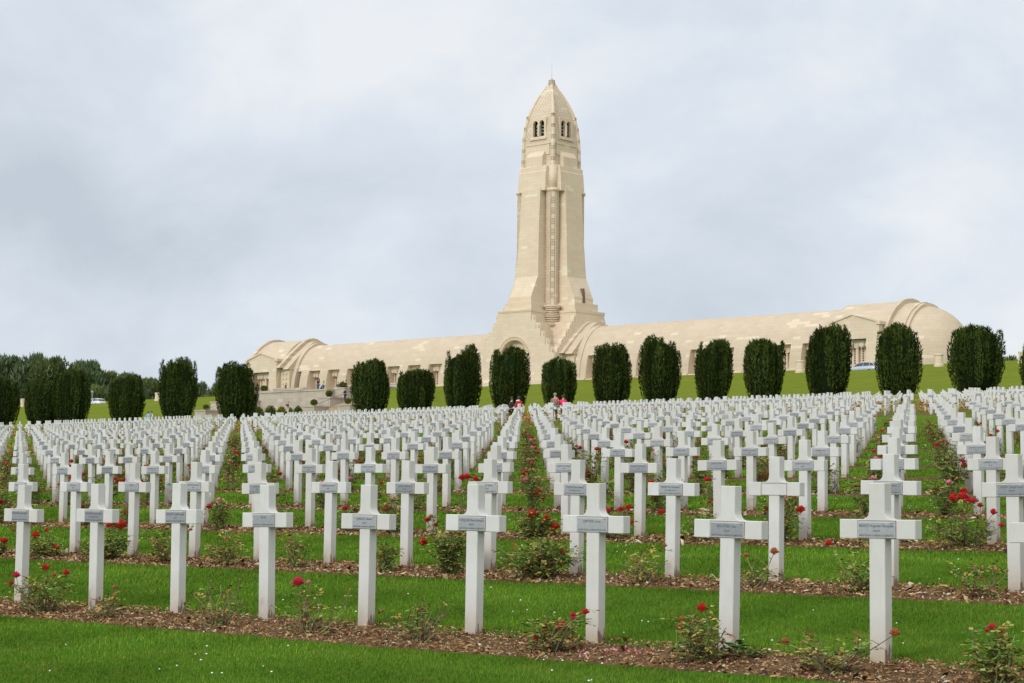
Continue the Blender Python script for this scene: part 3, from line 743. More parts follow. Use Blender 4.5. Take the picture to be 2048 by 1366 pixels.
# end pavilions
for sg in (1, -1):
    off = 0 if sg > 0 else 3.2
    def A(a): return sg*(a-off) if sg < 0 else a
    a0, a1 = sorted((A(54.0) if sg > 0 else A(58.5), A(62.3) if sg > 0 else A(67.0)))
    if sg < 0: a0, a1 = -62.0, -54.0
    PH = .6 if sg > 0 else .1
    gc = (a0+a1)/2+(.2 if sg > 0 else 0)
    pv = wing('pavilion_vault', a0, a1, [(gc-2.02, gc+2.02)], 7.25, 9.5-PH, fill=False)
    # rings on both ends
    for q, (r0, r1, Wd, Hh) in enumerate(((a1-.02, a1+.55, 7.6, 9.8), (a1+.55, a1+2.6, 6.9, 9.2), (a1+2.6, a1+3.1, 6.7, 9.05)) if sg > 0 else ((a1-.02, a1+.9, 7.7, 9.75), (a1+.9, a1+2.2, 6.9, 9.2), (a1+2.2, a1+3.0, 6.2, 8.85))):
        band('roof_band', r0, r1, Wd, Hh-PH, 3.9 if (sg < 0 and q < 2) else -.2)
    if sg < 0:
        t = MB(); t.box(a1, a1+2.1, -6.4, 6.4, -.2, 4.0)
        sb = t.build('side_bay', M['stone'], bld)
        t = MB()
        for i in range(2):
            for k in range(4): t.box(a1+.5+i*.8, a1+.72+i*.8, -6.55, -6.4, .7+k*.8, 1.0+k*.8)
        t.build('relief_boss', M['stone'], sb)
        r0, r1 = a0-.6, a0+.02; band('roof_band', r0, r1, 7.6, 9.8, -.2)
    ca = (a1+2.4) if sg > 0 else (a0-.3)
    t = MB(); rings = []
    for z in np.concatenate([[-.3, 0], np.linspace(.6, 7.2, 12), [7.7, 8.1, 8.4, 8.55]]):
        r = 6.5*math.sqrt(max(0.0004, 1-(max(z, 0)/8.6)**2)); rings.append([(ca+sg*r*math.cos(u), r*math.sin(u), z*(8.55-PH*.9)/8.55) for u in np.linspace(-math.pi/2, math.pi/2, 25)])
    t.loft(rings); t.build('apse_dome', M['vault'], bld, True)
    # gabled portal
    g0, g1 = gc-3.9, gc+3.9
    n0, n1 = gc-2.0, gc+2.0
    for sy in (-1, 1):
        t = MB()
        hole = [(n0, .02), (n0, 3.6), (n1, 3.6), (n1, .02)]
        t.plate([(g0, -.3), (g1, -.3), (g1, 5.85), (gc, 6.7), (g0, 5.85)], [hole] if sy < 0 else [], min(sy*7.35, sy*6.55), max(sy*7.35, sy*6.55))
        t.prism_y([(g0, -.3), (n0, -.3), (n0, 5.8), (g0, 5.8)], min(sy*6.55, sy*4.7), max(sy*6.55, sy*4.7)); t.prism_y([(n1, -.3), (g1, -.3), (g1, 5.8), (n1, 5.8)], min(sy*6.55, sy*4.7), max(sy*6.55, sy*4.7))
        t.prism_y([(n0, 3.6), (n1, 3.6), (n1, 6.2), (gc, 6.6), (n0, 6.2)], min(sy*6.55, sy*2.5), max(sy*6.55, sy*2.5))
        pg = t.build('portal', M['stone'], bld)
        t = MB(); t.prism_y([(g0-.25, 5.35), (g0-.25, 5.75), (gc, 6.95), (g1+.25, 5.75), (g1+.25, 5.35), (g1-.35, 5.35), (g1-.35, 5.7), (gc, 6.72), (g0+.35, 5.7), (g0+.35, 5.35)][::-1], min(sy*7.5, sy*2.2), max(sy*7.5, sy*2.2)); t.build('cornice', M['stone'], pg)
        if sy < 0:
            Pn = [(7.3, z) for z in (0, .9, 1.8, 2.7, 3.6)]
            niche(pg, n0, n1, Pn, 7.3, yb=-7.3+1.5, two=True)
# stone marker drums along the crest
for px_, py0, py1, lab in ((1600, 748, 724, 'round stone pillar on the grass crest left of the parked car'), (1878, 737, 712, 'round stone pillar on the crest in front of the domed apse'),
                           (315, 801, 785, 'stone pillar on the crest left of the tall spiky yew'), (45, 814, 798, 'stone pillar on the crest at the far left of the photo'), (2046, 731, 722, 'pale stone pillar on the crest at the right edge')):
    P = at(px_, py0, 207.5); h_ = (py0-py1)*P[1]/F_PX; zg = float(gz(207.5))
    r_ = .5 if px_ > 1000 else .45
    P[2] = P[2]; o = empty('stone_pillar', (P[0], P[1], zg)); hh = max(1.3, h_)
    t = MB(); t.lathe(0, 0, [(-.4, r_*1.2), (.2, r_*1.2), (.25, r_), (hh-.25, r_*.95)], 16); t.build('drum', M['stone'], o)
    t = MB(); t.lathe(0, 0, [(hh-.26, r_*.97), (hh-.2, r_*1.12), (hh-.05, r_*1.12), (hh, r_*.9)], 16); t.build('cap', M['stone'], o)
    tag(o, lab, 'stone pillar', 'stone pillars on the crest')

# ------------------------------------------------------------------ terrace, retaining wall and stairs
ter = empty('entrance_terrace', (*wx(174, UC-.5), 11.1), YAW)
tag(ter, 'stained stone terrace with two flights of steps below the left wing', 'terrace')
ZT = 14.6-11.1
def T(s): return s-174
t = MB(); t.box(-6.6, 6.6, T(174), T(175), -.6, 14.55-11.1); t.box(-6.65, 6.65, T(173.9), T(175.1), 14.4-11.1, 14.62-11.1); t.box(-2.2, 2.2, T(173.85), T(175.2), 14.6-11.1, 14.9-11.1)
t.build('retaining_wall', M['wall'], ter)
t = MB(); t.box(-15.2, 15.2, T(179.5), T(196), -.6, ZT); t.box(-6.5, 6.5, T(175), T(180), -.6, ZT+.01)
t.build('terrace_floor', M['wall'], ter)
for sg in (-1, 1):
    for c0_, c1_, nm in ((6.5, 8.65, 'inner'), (13.0, 15.3, 'outer')):
        t = MB()
        for q, (s_, zt) in enumerate(((170, 12.2), (172.7, 13.45), (175.4, 14.8), (178.1, 15.3))):
            x0, x1 = sorted((sg*c0_, sg*c1_)); ins = .002*q
            t.box(x0+ins, x1-ins, T(s_), T(181-ins) if q < 3 else T(181), -.6-.001*q, zt-11.1); t.box(x0-.08, x1+.08, T(s_)-.08, T(s_)+2.6, zt-11.1-.16, zt-11.1+.004)
        t.build('stepped_parapet', M['wall'], ter)
    t = MB(); ns_ = 20
    x0, x1 = sorted((sg*8.65, sg*13.0))
    pts = [(T(170.5), -.5)]
    for i in range(ns_):
        z = (i+1)*ZT/ns_; y = T(170.5)+i*9.0/ns_; pts += [(y, z-ZT/ns_), (y, z)]
    pts += [(T(179.52), ZT), (T(179.52), -.5)]
    t.prism_x([(y, z) for y, z in pts][::-1], x0+.01, x1-.01); t.build('stair_flight', plain('worn_steps', (.36, .28, .19), .9, .25, 1.5), ter)
    t = MB(); xr = x0+.35 if sg > 0 else x0+.35
    t.tube([(xr, T(169.8), 1.15), (xr, T(179), 4.3), (xr, T(181), 4.3)], .035, 6)
    for i in range(5): q = i/4; t.cyl(xr, T(169.8+9.2*q), -.2+3.3*q, 1.15+3.15*q, .025, .025, 5)
    t.build('handrail', plain('rail_metal', (.16, .14, .13), .5), ter)

# ------------------------------------------------------------------ foliage builders
def leaf_tris(P, D, ln, wd, r):          # upright slivers at P pointing along D
    n = len(P); Q = r.normal(size=(n, 3)); Sd = np.cross(D, Q); Sd /= np.linalg.norm(Sd, axis=1)[:, None]+1e-9
    a = P-Sd*wd[:, None]*.5; b = P+Sd*wd[:, None]*.5; c = P+D*ln[:, None]
    V = np.stack([a, b, c], 1).reshape(-1, 3); F = np.arange(3*n).reshape(-1, 3); return V, F
def leaf_quads(P, sz, r, flat=.3):
    n = len(P); A_ = r.normal(size=(n, 3)); A_ /= np.linalg.norm(A_, axis=1)[:, None]
    B = np.cross(A_, r.normal(size=(n, 3))); B /= np.linalg.norm(B, axis=1)[:, None]
    s_ = sz[:, None]; V = np.stack([P-A_*s_, P-B*s_*.55, P+A_*s_, P+B*s_*.55], 1).reshape(-1, 3); F = np.arange(4*n).reshape(-1, 4); return V, F
M['yew'] = tint_mat('yew_foliage', (.036, .056, .015), .85)
M['tree'] = tint_mat('tree_foliage', (.115, .15, .075), .85)
M['bush'] = tint_mat('box_bush_leaf', (.11, .14, .025), .8)
M['core'] = plain('inner_shade_foliage', (.010, .017, .006), .95)  # solid cores in the crowns, inner shade put into the dark colour
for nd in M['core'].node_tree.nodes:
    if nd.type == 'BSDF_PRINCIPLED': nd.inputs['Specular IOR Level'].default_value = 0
def yew(px0, px1, ptop, lab, seed, s=152.5, lean=None, spikes=(), flat=.8):
    r = np.random.default_rng(seed); pc = (px0+px1)/2
    Pt = at(pc, ptop, s); zg = float(gz(s)); h = Pt[2]-zg; w = (px1-px0)*Pt[1]/F_PX; Rd = w/2
    o = empty('yew_tree', (Pt[0], Pt[1], zg)); 
    np_ = 115; VV, FF, CC = [], [], []; nb = 0
    env_t = [0, .08, .2, .4, .65, .85, .95, 1.0]; env_r = [.50, .66, .83, .97, 1.0, .97, .92, .86]
    plumes = []; skew = r.normal(0, 1)
    for i in range(np_):
        th = 2*math.pi*i*.618034+r.normal(0, .1); q = math.sqrt((i+.5)/np_)
        topz = h*(1.0-.15*q**2.6-abs(r.normal(0, .085))+.07*skew*math.cos(th)*q) if q < .84 else h*r.uniform(.5, .97)
        plumes.append((th, q*.93, topz, r.uniform(.17, .30)*Rd/2.3))
    for dx, tz in spikes: plumes.append((0 if dx > 0 else math.pi, abs(dx), tz*h, .2)); plumes.append((.3 if dx > 0 else math.pi-.3, abs(dx)*.95, tz*h*.93, .22))
    for th, q, topz, pr_ in plumes:
        n = 250 if q > .6 else 110
        z0 = max(.02*h, topz-h*r.uniform(.45, .85)) if q > .55 else topz*.55
        tt = r.random(n)**.8; z = z0+(topz-z0)*tt
        rr = pr_*np.where(tt < .15, .6+tt*2.6, np.sqrt(np.maximum(0.02, 1-((tt-.15)/.85)**2.6)))
        er = np.interp(z/h, env_t, env_r)*Rd
        ph = r.random(n)*2*math.pi
        rad = np.minimum(q*er/np.interp(.6, env_t, env_r), q*Rd)
        x = np.cos(th)*q*er+np.cos(ph)*rr; y = np.sin(th)*q*er+np.sin(ph)*rr
        P = np.stack([x, y, z], -1); D = np.stack([np.cos(ph)*.6+r.normal(0, .3, n), np.sin(ph)*.6+r.normal(0, .3, n), np.ones(n)], -1); D /= np.linalg.norm(D, axis=1)[:, None]
        V, F_ = leaf_tris(P, D, r.uniform(.16, .38, n), r.uniform(.065, .125, n), r); VV.append(V); FF.append(F_+nb); nb += len(V)
        g_ = r.uniform(.5, 1.45)*(.6+.8*r.random(n)); hue = r.uniform(0, 1, n)
        hue = hue+(r.random(n) < .07)*2.2; col = np.stack([g_*(.85+.6*hue), g_*(1.05+.15*hue), g_*(.8+.2*hue), np.ones(n)], -1); CC.append(np.repeat(col, 3, 0))
    cr_ = np_mesh('crown', np.concatenate(VV), np.concatenate(FF), M['yew'], o, col=np.concatenate(CC))
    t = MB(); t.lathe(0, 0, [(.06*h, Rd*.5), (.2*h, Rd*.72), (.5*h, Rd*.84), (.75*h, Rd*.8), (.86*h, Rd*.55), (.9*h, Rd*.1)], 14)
    t.build('shade_core', M['core'], cr_, True)
    t = MB()
    for k in range(4): a = k*1.6+r.random(); t.tube([(0.1*math.cos(a), .1*math.sin(a), -.3), (.3*math.cos(a), .3*math.sin(a), .25*h), (.6*math.cos(a), .6*math.sin(a), .6*h)], [.16, .12, .05], 6)
    t.build('trunk', M['bark'], o)
    tag(o, lab, 'yew tree', 'clipped yews in a line behind the crosses')
YW = [(-32, 42, 750, 'dark yew cut off by the left edge of the photo', ()), (50, 124, 757, 'lower left half of the merged pair of yews at far left', ()), (106, 185, 735, 'taller right half of the merged pair of yews at far left', ()),
      (217, 292, 748, 'yew between the merged pair and the tall spiky yew, walkers beside it', ()), (318, 397, 714, 'tall dark yew with a stray spike on its right shoulder', ((.88, .93), (-.9, .78))),
      (432, 512, 722, 'dark yew in front of the left pavilion, shoots sticking out right', ((1.12, .62), (1.05, .45))), (702, 781, 718, 'yew beside the right-hand steps of the terrace', ()), (793, 870, 738, 'lowest rounded yew in front of the left wing', ()),
      (887, 965, 698, 'yew just left of the arched entrance gable', ()), (979, 1060, 694, 'broad yew covering the arched entrance', ()), (1084, 1153, 715, 'small yew directly below the tower', ()),
      (1184, 1264, 685, 'yew whose top splits into two plumes', ()), (1278, 1362, 673, 'tall bulky yew second right of the tower', ()), (1390, 1465, 680, 'slim yew mid-way along the right wing', ()),
      (1488, 1570, 677, 'yew left of the round pillar, pointed tips', ()), (1610, 1703, 648, 'tall yew immediately left of the parked silver car', ()), (1751, 1843, 646, 'tall yew immediately right of the parked silver car', ()),
      (1897, 2007, 648, 'widest yew hiding the right end of the domed apse', ()), (2041, 2130, 680, 'sliver of yew at the right edge of the photo', ())]
for i, (a, b, c, lab, sp_) in enumerate(YW): yew(a, b, c, lab, 100+i, spikes=sp_)
# broad-leaved trees beyond
def tree(x, y, zg, h, w, lab, grp, seed, dens=1.0, tnt=(1, 1, 1), thing=True):
    r = np.random.default_rng(seed); o = empty('broadleaf_tree', (x, y, zg)); VV, FF, CC = [], [], []; nb = 0
    lobes = []
    for k in range(15):
        t_ = r.random(); a = r.random()*6.28; q = w/2*.72*math.sqrt(r.random())*(1-.55*t_); lobes.append((q*math.cos(a), q*math.sin(a), h*(.30+.56*t_), w*r.uniform(.15, .25)*(1.1-.4*t_)))
    lobes.append((0, 0, h*.84, w*.16)); lobes.append((r.normal(0, .06)*w, 0, h*.92, w*.09))
    for lx, ly, lz, lr in lobes:
        n = int(230*dens); D = r.normal(size=(n, 3)); D /= np.linalg.norm(D, axis=1)[:, None]
        P = np.array([lx, ly, lz])+D*lr*(r.random(n)**.35)[:, None]*np.array([1, 1, 1.15])*1.15
        up = D*.6+np.array([0, 0, .9])+r.normal(0, .3, (n, 3)); up /= np.linalg.norm(up, axis=1)[:, None]
        V, F_ = leaf_tris(P, up, r.uniform(.5, 1.1, n)*h/14, r.uniform(.25, .5, n)*h/14, r); VV.append(V); FF.append(F_+nb); nb += len(V)
        g_ = r.uniform(.65, 1.25)*(.7+.6*r.random(n)); CC.append(np.repeat(np.stack([g_*tnt[0], g_*tnt[1], g_*tnt[2], np.ones(n)], -1), 3, 0))
    np_mesh('crown', np.concatenate(VV), np.concatenate(FF), M['tree'], o, col=np.concatenate(CC))
    t = MB(); t.tube([(0, 0, -.5), (.1, 0, h*.3), (0, .1, h*.75)], [h*.02, h*.016, h*.006], 7)
    for k in range(5): a = k*1.3; t.tube([(0, 0, h*(.2+.08*k)), (w*.25*math.cos(a), w*.25*math.sin(a), h*(.45+.08*k))], [h*.009, h*.003], 5)
    t.build('trunk', M['bark'], o)
    tag(o, lab, 'tree', grp)
TR = [(-20, 722, 300, 9), (25, 716, 300, 9), (70, 711, 302, 10), (115, 717, 300, 9), (160, 725, 306, 9), (180, 724, 300, 8), (212, 745, 306, 8), (238, 757, 300, 7), (262, 748, 306, 7), (300, 758, 300, 7), (325, 768, 306, 6), (402, 766, 304, 7), (432, 768, 300, 7), (455, 770, 308, 7),
      (20, 760, 288, 8), (190, 772, 290, 7), (275, 776, 290, 6), (95, 765, 290, 8)]
nm_ = ['left edge of the photo', 'gap between the two leftmost yews', 'merged pair of yews', 'merged pair of yews, a little right', 'right shoulder of the merged pair', 'steep right edge of the tall wood', 'dip beside the tall wood', 'yew with the two walkers, left side', 'yew with the two walkers', 'stone pillar and green slope', 'tall spiky yew, left side', 'tall spiky yew, right side', 'space before the left pavilion', 'left pavilion yew', 'left edge, front of the wood', 'white car on the crest', 'walkers, front of the wood', 'merged pair, front of the wood']
for i, (x, y, s_, w_) in enumerate(TR):
    P = at(x, y, s_); zg = float(gz(s_)); hh = (P[2]-zg)*.97; 
    tree(P[0], P[1], zg, hh, max(w_*1.25, hh*.95), 'soft green broadleaf tree beyond the hill, above the '+nm_[i], 'trees beyond the crest on the left', 300+i, 1.6, (.9+.2*random.random(), 1, .95) if i % 3 else (1.15, 1.1, .8))
for i, (x, y, w_, lab) in enumerate(((2003, 716, 4, 'small distant tree behind the crest close to the widest yew'), (2018, 714, 5, 'rounded distant tree right of the widest yew'), (2036, 722, 3, 'low brownish distant tree right of the rounded one'), (2050, 716, 4, 'distant tree at the right edge behind the crest'))):
    P = at(x, y, 330); zg = float(gz(330))+1; tree(P[0], P[1], zg, P[2]-zg, w_*1.6, lab, 'distant trees on the right', 400+i, .6, (1.1, 1, .8))
# clipped balls and shrubs of the terrace
def ball(px_, py_, rpx, s, lab, zlift=0):
    r = np.random.default_rng(int(px_*7+py_)); P = at(px_, py_, s); rd = rpx*P[1]/F_PX
    o = empty('ball_bush', (P[0], P[1], P[2]-rd*.85)); n = 900; D = r.normal(size=(n, 3)); D /= np.linalg.norm(D, axis=1)[:, None]
    Q = D*rd*np.array([1, 1, .88])*(r.uniform(.86, 1.03, n))[:, None]+np.array([0, 0, rd*.85])
    V, F_ = leaf_quads(Q, r.uniform(.05, .09, n), r); g_ = .6+.7*r.random(n)
    np_mesh('foliage', V, F_, M['bush'], o, col=np.repeat(np.stack([g_, g_, g_, np.ones(n)], -1), 4, 0))
    t = MB(); t.lathe(0, 0, [(0, rd*.3), (rd*.4, rd*.75), (rd*.9, rd*.86), (rd*1.4, rd*.6), (rd*1.6, .02)], 12); t.build('shade_core', M['core'], o)
    tag(o, lab, 'ball bush', 'clipped ball bushes on the terrace steps')
for x, y, r_, s, lab in ((528, 777, 7, 176.5, 'clipped ball bush on the terrace in front of the left pavilion'), (628, 805, 7, 171.4, 'clipped ball bush on the lowest block of the inner parapet'), (658, 787, 7, 174.0, 'clipped ball bush half-way up the inner parapet'),
                       (685, 770, 7, 176.8, 'clipped ball bush at the top of the steps beside the visitors'), (696, 802, 6.5, 171.4, 'clipped ball bush on the right parapet next to the yew'), (412, 814, 6, 171.4, 'dark ball bush on the left parapet beside the tall yew')):
    ball(x, y, r_, s, lab)
for x, y, rx, s, lab, tn in ((516, 820, 13, 172.2, 'dark green shrub at the foot of the terrace wall beside the yew', (.8, .9, .9)), (541, 817, 13, 172.6, 'grey-green shrub under the stained wall', (.9, .9, 1.1)), (563, 819, 10, 171.8, 'round yellow-green shrub below the terrace wall', (1.9, 1.5, .8)),
                           (580, 821, 7, 171.6, 'small yellowish shrub at the feet of the man in black', (1.6, 1.3, .7)), (596, 818, 10, 172.4, 'dark shrub right of the man in black', (.8, .95, .7))):
    P = at(x, y, s); rd = rx*P[1]/F_PX; r = np.random.default_rng(int(x)); n = 1100
    o = empty('shrub', (P[0], P[1], 11.15)); D = r.normal(size=(n, 3)); D /= np.linalg.norm(D, axis=1)[:, None]; D[:, 2] = abs(D[:, 2])
    hz = max(.5, (P[2]+.35)-11.15)
    Q = D*np.array([rd, rd*.8, hz])*r.uniform(.75, 1.08, n)[:, None]; V, F_ = leaf_quads(Q, r.uniform(.06, .12, n), r); g_ = .6+.7*r.random(n)
    np_mesh('foliage', V, F_, M['bush'], o, col=np.repeat(np.stack([g_*tn[0], g_*tn[1], g_*tn[2], np.ones(n)], -1), 4, 0))
    t = MB(); t.lathe(0, 0, [(-.1, rd*.6), (hz*.5, rd*.6), (hz*.8, .05)], 10); t.build('shade_core', M['core'], o)
    tag(o, lab, 'shrub', 'shrubs below the terrace wall')
# ------------------------------------------------------------------ cars
def car(x, y0, s, heading_a, body_col, lab, seed=0):
    P = at(x, y0, s); zg = float(gz(s)); o = empty('parked_car', (P[0], P[1], zg+.02), YAW+(0 if heading_a < 0 else math.pi))
    paint = plain('car_paint_'+body_col[0], body_col[1], .28, .04, 3, .35)
    glass = plain('car_glass', (.035, .045, .05), .08, .1, 3); lamp = plain('red_lamp', (.50, .02, .02), .25, .2, 6); rub = plain('tyre_rubber', (.025, .025, .025), .85)
    Lh, Wd = 2.15, .86                      # local x is along the car, front towards -x
    sec = [(-2.15, .35, .62, .70), (-2.08, .30, .72, .82), (-1.45, .25, .90, .86), (-.95, .25, .98, .86), (.0, .25, 1.0, .86), (1.2, .25, 1.02, .86), (1.95, .28, 1.02, .84), (2.15, .35, .95, .76)]
    rings = []
    for xx, z0, z1, w in sec: rings.append([(xx, -w*.92, z0), (xx, w*.92, z0), (xx, w, (z0+z1)/2), (xx, w*.95, z1), (xx, -w*.95, z1), (xx, -w, (z0+z1)/2)])
    t = MB(); t.loft(rings); b = t.build('body', paint, o, True)
    t = MB(); rf = [(-1.0, 1.0, .78), (-.35, 1.42, .66), (.4, 1.52, .64), (1.3, 1.50, .62), (1.75, 1.40, .58)]
    t.loft([[(xx, -w, z-.07), (xx, w, z-.07), (xx, w*.94, z), (xx, -w*.94, z)] for xx, z, w in rf[1:]]); t.build('roof', paint, o)
    t = MB(); t.loft([[(-1.05, -.78, .96), (-.35, -.645, 1.36), (1.72, -.57, 1.36), (2.0, -.76, .99)], [(-1.05, .78, .96), (-.35, .645, 1.36), (1.72, .57, 1.36), (2.0, .76, .99)]]); t.build('glasshouse', glass, o)
    for sy in (-1, 1):
        t = MB()
        for xa, xb in (((-1.08, .965), (-.36, 1.38)), ((.35, .98), (.42, 1.40)), ((1.35, 1.0), (1.25, 1.39)), ((1.98, 1.0), (1.72, 1.38))):
            ya = sy*.785; yb = sy*.655
            t.tube([(xa[0], ya, xa[1]), (xb[0], yb, xb[1])], .035, 5)
        t.build('pillar', paint, o)
        t = MB(); t.loft([[(2.0, sy*.80, .80), (2.14, sy*.72, .80), (2.14, sy*.60, .86), (2.02, sy*.62, .88)], [(1.84, sy*.72, 1.24), (1.9, sy*.68, 1.24), (1.9, sy*.60, 1.24), (1.84, sy*.60, 1.24)]][:]); t.build('tail_light', lamp, o)
        for xx in (-1.32, 1.32):
            t = MB(); q = [(xx+.31*math.cos(a), .31+.31*math.sin(a)) for a in np.linspace(0, 2*math.pi, 17)[:-1]]; t.prism_y(q, min(sy*.70, sy*.885), max(sy*.70, sy*.885)); wh = t.build('wheel', rub, o)
            t = MB(); q = [(xx+.19*math.cos(a), .31+.19*math.sin(a)) for a in np.linspace(0, 2*math.pi, 13)[:-1]]; t.prism_y(q, min(sy*.88, sy*.895), max(sy*.88, sy*.895)); t.build('rim', M['plate_edge'], wh)
    t = MB(); t.box(2.13, 2.19, -.26, .26, .62, .73); t.build('number_plate', M['plate_edge'], o)
    tag(o, lab, 'car')
car(1727, 741, 211.5, -1, ('silver', (.42, .44, .50)), 'silver hatchback parked on the crest, seen from behind between two tall yews')
car(190, 806, 211.5, -1, ('white', (.7, .71, .72)), 'pale car on the crest at far left, only its roof showing')
lp = at(184, 803, 210.5); lo = empty('lamp_post', (lp[0], lp[1], float(gz(210.5)))); t = MB(); t.cyl(0, 0, -.3, 2.6, .05, .04, 6); t.build('post', M['plate_edge'], lo); t = MB(); t.cyl(0, 0, 2.6, 2.9, .16, .2, 8); t.build('lamp_head', M['plate_edge'], lo); tag(lo, 'thin pale lamp post beside the car roof at far left', 'lamp post')

# ------------------------------------------------------------------ people
def cloth(nm, c): return plain(nm, c, .85, .15, 12)
skin = plain('skin', (.50, .30, .21), .6, .05)
def skinmesh(name, joints, bones, mat, parent, sub=1):
    me = bpy.data.meshes.new(name); ks = list(joints); me.from_pydata([joints[k][0] for k in ks], [(ks.index(a), ks.index(b)) for a, b in bones], [])
    me.materials.append(mat); o = bpy.data.objects.new(name, me); C.objects.link(o)
    md = o.modifiers.new('s', 'SKIN'); md.use_smooth_shade = True
    for i, k in enumerate(ks):
        r_ = joints[k][1]; me.skin_vertices[0].data[i].radius = r_ if isinstance(r_, tuple) else (r_, r_)
    me.skin_vertices[0].data[0].use_root = True
    o.modifiers.new('u', 'SUBSURF').levels = sub; o.modifiers['u'].render_levels = sub
    bpy.context.view_layer.update(); dg = bpy.context.evaluated_depsgraph_get()
    m2 = bpy.data.meshes.new_from_object(o.evaluated_get(dg)); o.modifiers.clear(); o.data = m2; m2.name = name
    if parent: o.parent = parent
    return o
def person(x, yfoot, s, height, facing, top, legs, hair, lab, arms='down', hairlen=.0, lean=0, crouch=False, pack=None, bag=None, zg=None, skirt=False, hood=None):
    P = at(x, yfoot, s) if zg is None else at(x, 800, s); z0 = float(gz(s)) if zg is None else zg
    k = height/1.75; o = empty('person', (P[0], P[1], z0), facing); o.scale = (k, k, k)
    # local: facing -y
    J = {'pel': ((0, 0, .95), (.15, .11)), 'ab': ((0, -lean*.3, 1.1), (.14, .10)), 'ch': ((0, -lean*.7, 1.32), (.17, .115)), 'nk': ((0, -lean, 1.48), (.055, .055)), 'hd0': ((0, -lean-.01, 1.56), (.07, .08)), 'hd': ((0, -lean-.015, 1.66), (.078, .092)), 'hd1': ((0, -lean-.005, 1.73), (.05, .06))}
    for sx, n in ((-1, 'l'), (1, 'r')):
        J['hp'+n] = ((sx*.09, 0, .88), (.085, .09)); J['kn'+n] = ((sx*.10, -.02, .5), (.055, .06)); J['an'+n] = ((sx*.105, .02, .09), (.036, .04)); J['ft'+n] = ((sx*.115, -.13, .04), (.04, .03))
        J['sh'+n] = ((sx*.18, -lean*.8, 1.40), (.055, .055))
        if arms == 'down': e, w, h = (sx*.24, -lean*.6+.02, 1.13), (sx*.24, -lean*.6-.06, .88), (sx*.24, -lean*.6-.09, .78)
        elif arms == 'face': e, w, h = (sx*.25, -.16, 1.22), (sx*.12, -.25, 1.46), (sx*.07, -.24, 1.54)
        elif arms == 'hold': e, w, h = (sx*.24, -.05, 1.15), (sx*.10, -.27, 1.20), (sx*.04, -.31, 1.23)
        elif arms == 'raise' and sx > 0: e, w, h = (sx*.40, -.05, 1.34), (sx*.56, -.08, 1.56), (sx*.58, -.08, 1.67)
        elif arms == 'up': e, w, h = (sx*.2, -.05, 1.62), (sx*.1, -.08, 1.84), (sx*.04, -.08, 1.9)
        else: e, w, h = (sx*.24, .0, 1.15), (sx*.2, -.12, .93), (sx*.16, -.16, .85)
        J['el'+n] = (e, (.04, .04)); J['wr'+n] = (w, (.026, .026)); J['hn'+n] = (h, (.035, .02))
    if crouch:
        for kk in list(J):
            if kk[:2] not in ('an', 'ft', 'kn'): (p_, r_) = J[kk]; J[kk] = ((p_[0], p_[1]*1.0-(.25 if p_[2] > 1.2 else 0), p_[2]-.45), r_)
        for n in 'lr': p_, r_ = J['kn'+n]; J['kn'+n] = ((p_[0]*1.5, -.33, .45), r_)
    B = [('pel', 'ab'), ('ab', 'ch'), ('ch', 'nk'), ('nk', 'hd0'), ('hd0', 'hd'), ('hd', 'hd1')]
    for n in 'lr': B += [('pel', 'hp'+n), ('hp'+n, 'kn'+n), ('kn'+n, 'an'+n), ('an'+n, 'ft'+n), ('ch', 'sh'+n), ('sh'+n, 'el'+n), ('el'+n, 'wr'+n), ('wr'+n, 'hn'+n)]
    skinmesh('body', J, B, skin, o)
    def sub(keys, g_): return {q: (J[q][0], tuple(v+g_ for v in J[q][1])) for q in keys}
    tk = ['pel', 'ab', 'ch']+[a+n for n in 'lr' for a in ('sh', 'el', 'wr')]
    skinmesh('jacket', sub(tk, .03), [b for b in B if b[0] in tk and b[1] in tk], top, o)
    lk = ['pel']+[a+n for n in 'lr' for a in ('hp', 'kn', 'an')]
    skinmesh('trousers', sub(lk, .022), [b for b in B if b[0] in lk and b[1] in lk], legs, o)
    hd = Vector(J['hd'][0]); t = MB(); n_ = 12
    t.lathe(hd.x, hd.y+.02, [(hd.z-.03-hairlen, .05 if not hairlen else .085), (hd.z, .105), (hd.z+.06, .108), (hd.z+.11, .08), (hd.z+.135, .02)], n_)
    t.V = [(x_, y_ if y_ > hd.y-.035 else hd.y-.035+(y_-hd.y+.035)*.35, z_) for x_, y_, z_ in t.V]
    t.build('hair', hair, o, True)
    if hood: t = MB(); t.lathe(0, .10, [(1.40, .04), (1.44, .13), (1.50, .12), (1.53, .05)], 10); t.build('hood', hood, o, True)
    if pack:
        t = MB(); t.loft([[(-.17, .12, 1.0), (.17, .12, 1.0), (.17, .30, 1.0), (-.17, .30, 1.0)], [(-.18, .12, 1.1), (.18, .12, 1.1), (.18, .34, 1.1), (-.18, .34, 1.1)], [(-.16, .12, 1.42), (.16, .12, 1.42), (.16, .27, 1.42), (-.16, .27, 1.42)], [(-.11, .13, 1.5), (.11, .13, 1.5), (.11, .22, 1.5), (-.11, .22, 1.5)]]); t.build('rucksack', pack, o)
    tag(o, lab, 'person', 'visitors'); return o
blk = cloth('black_cloth', (.012, .012, .015)); red = cloth('red_cloth', (.48, .012, .012)); tan = cloth('tan_cloth', (.21, .155, .10)); pink = cloth('pink_cloth', (.70, .02, .12)); dk = cloth('dark_trousers', (.03, .03, .035))
lblue = cloth('light_blue_cloth', (.12, .42, .68)); grey = cloth('grey_cloth', (.26, .26, .28)); navy = cloth('navy_cloth', (.015, .02, .05)); wht = cloth('white_cloth', (.62, .62, .62)); cyan = cloth('blue_cloth', (.02, .22, .42)); burg = cloth('burgundy_cloth', (.13, .02, .04)); jeans = cloth('denim', (.05, .08, .16))
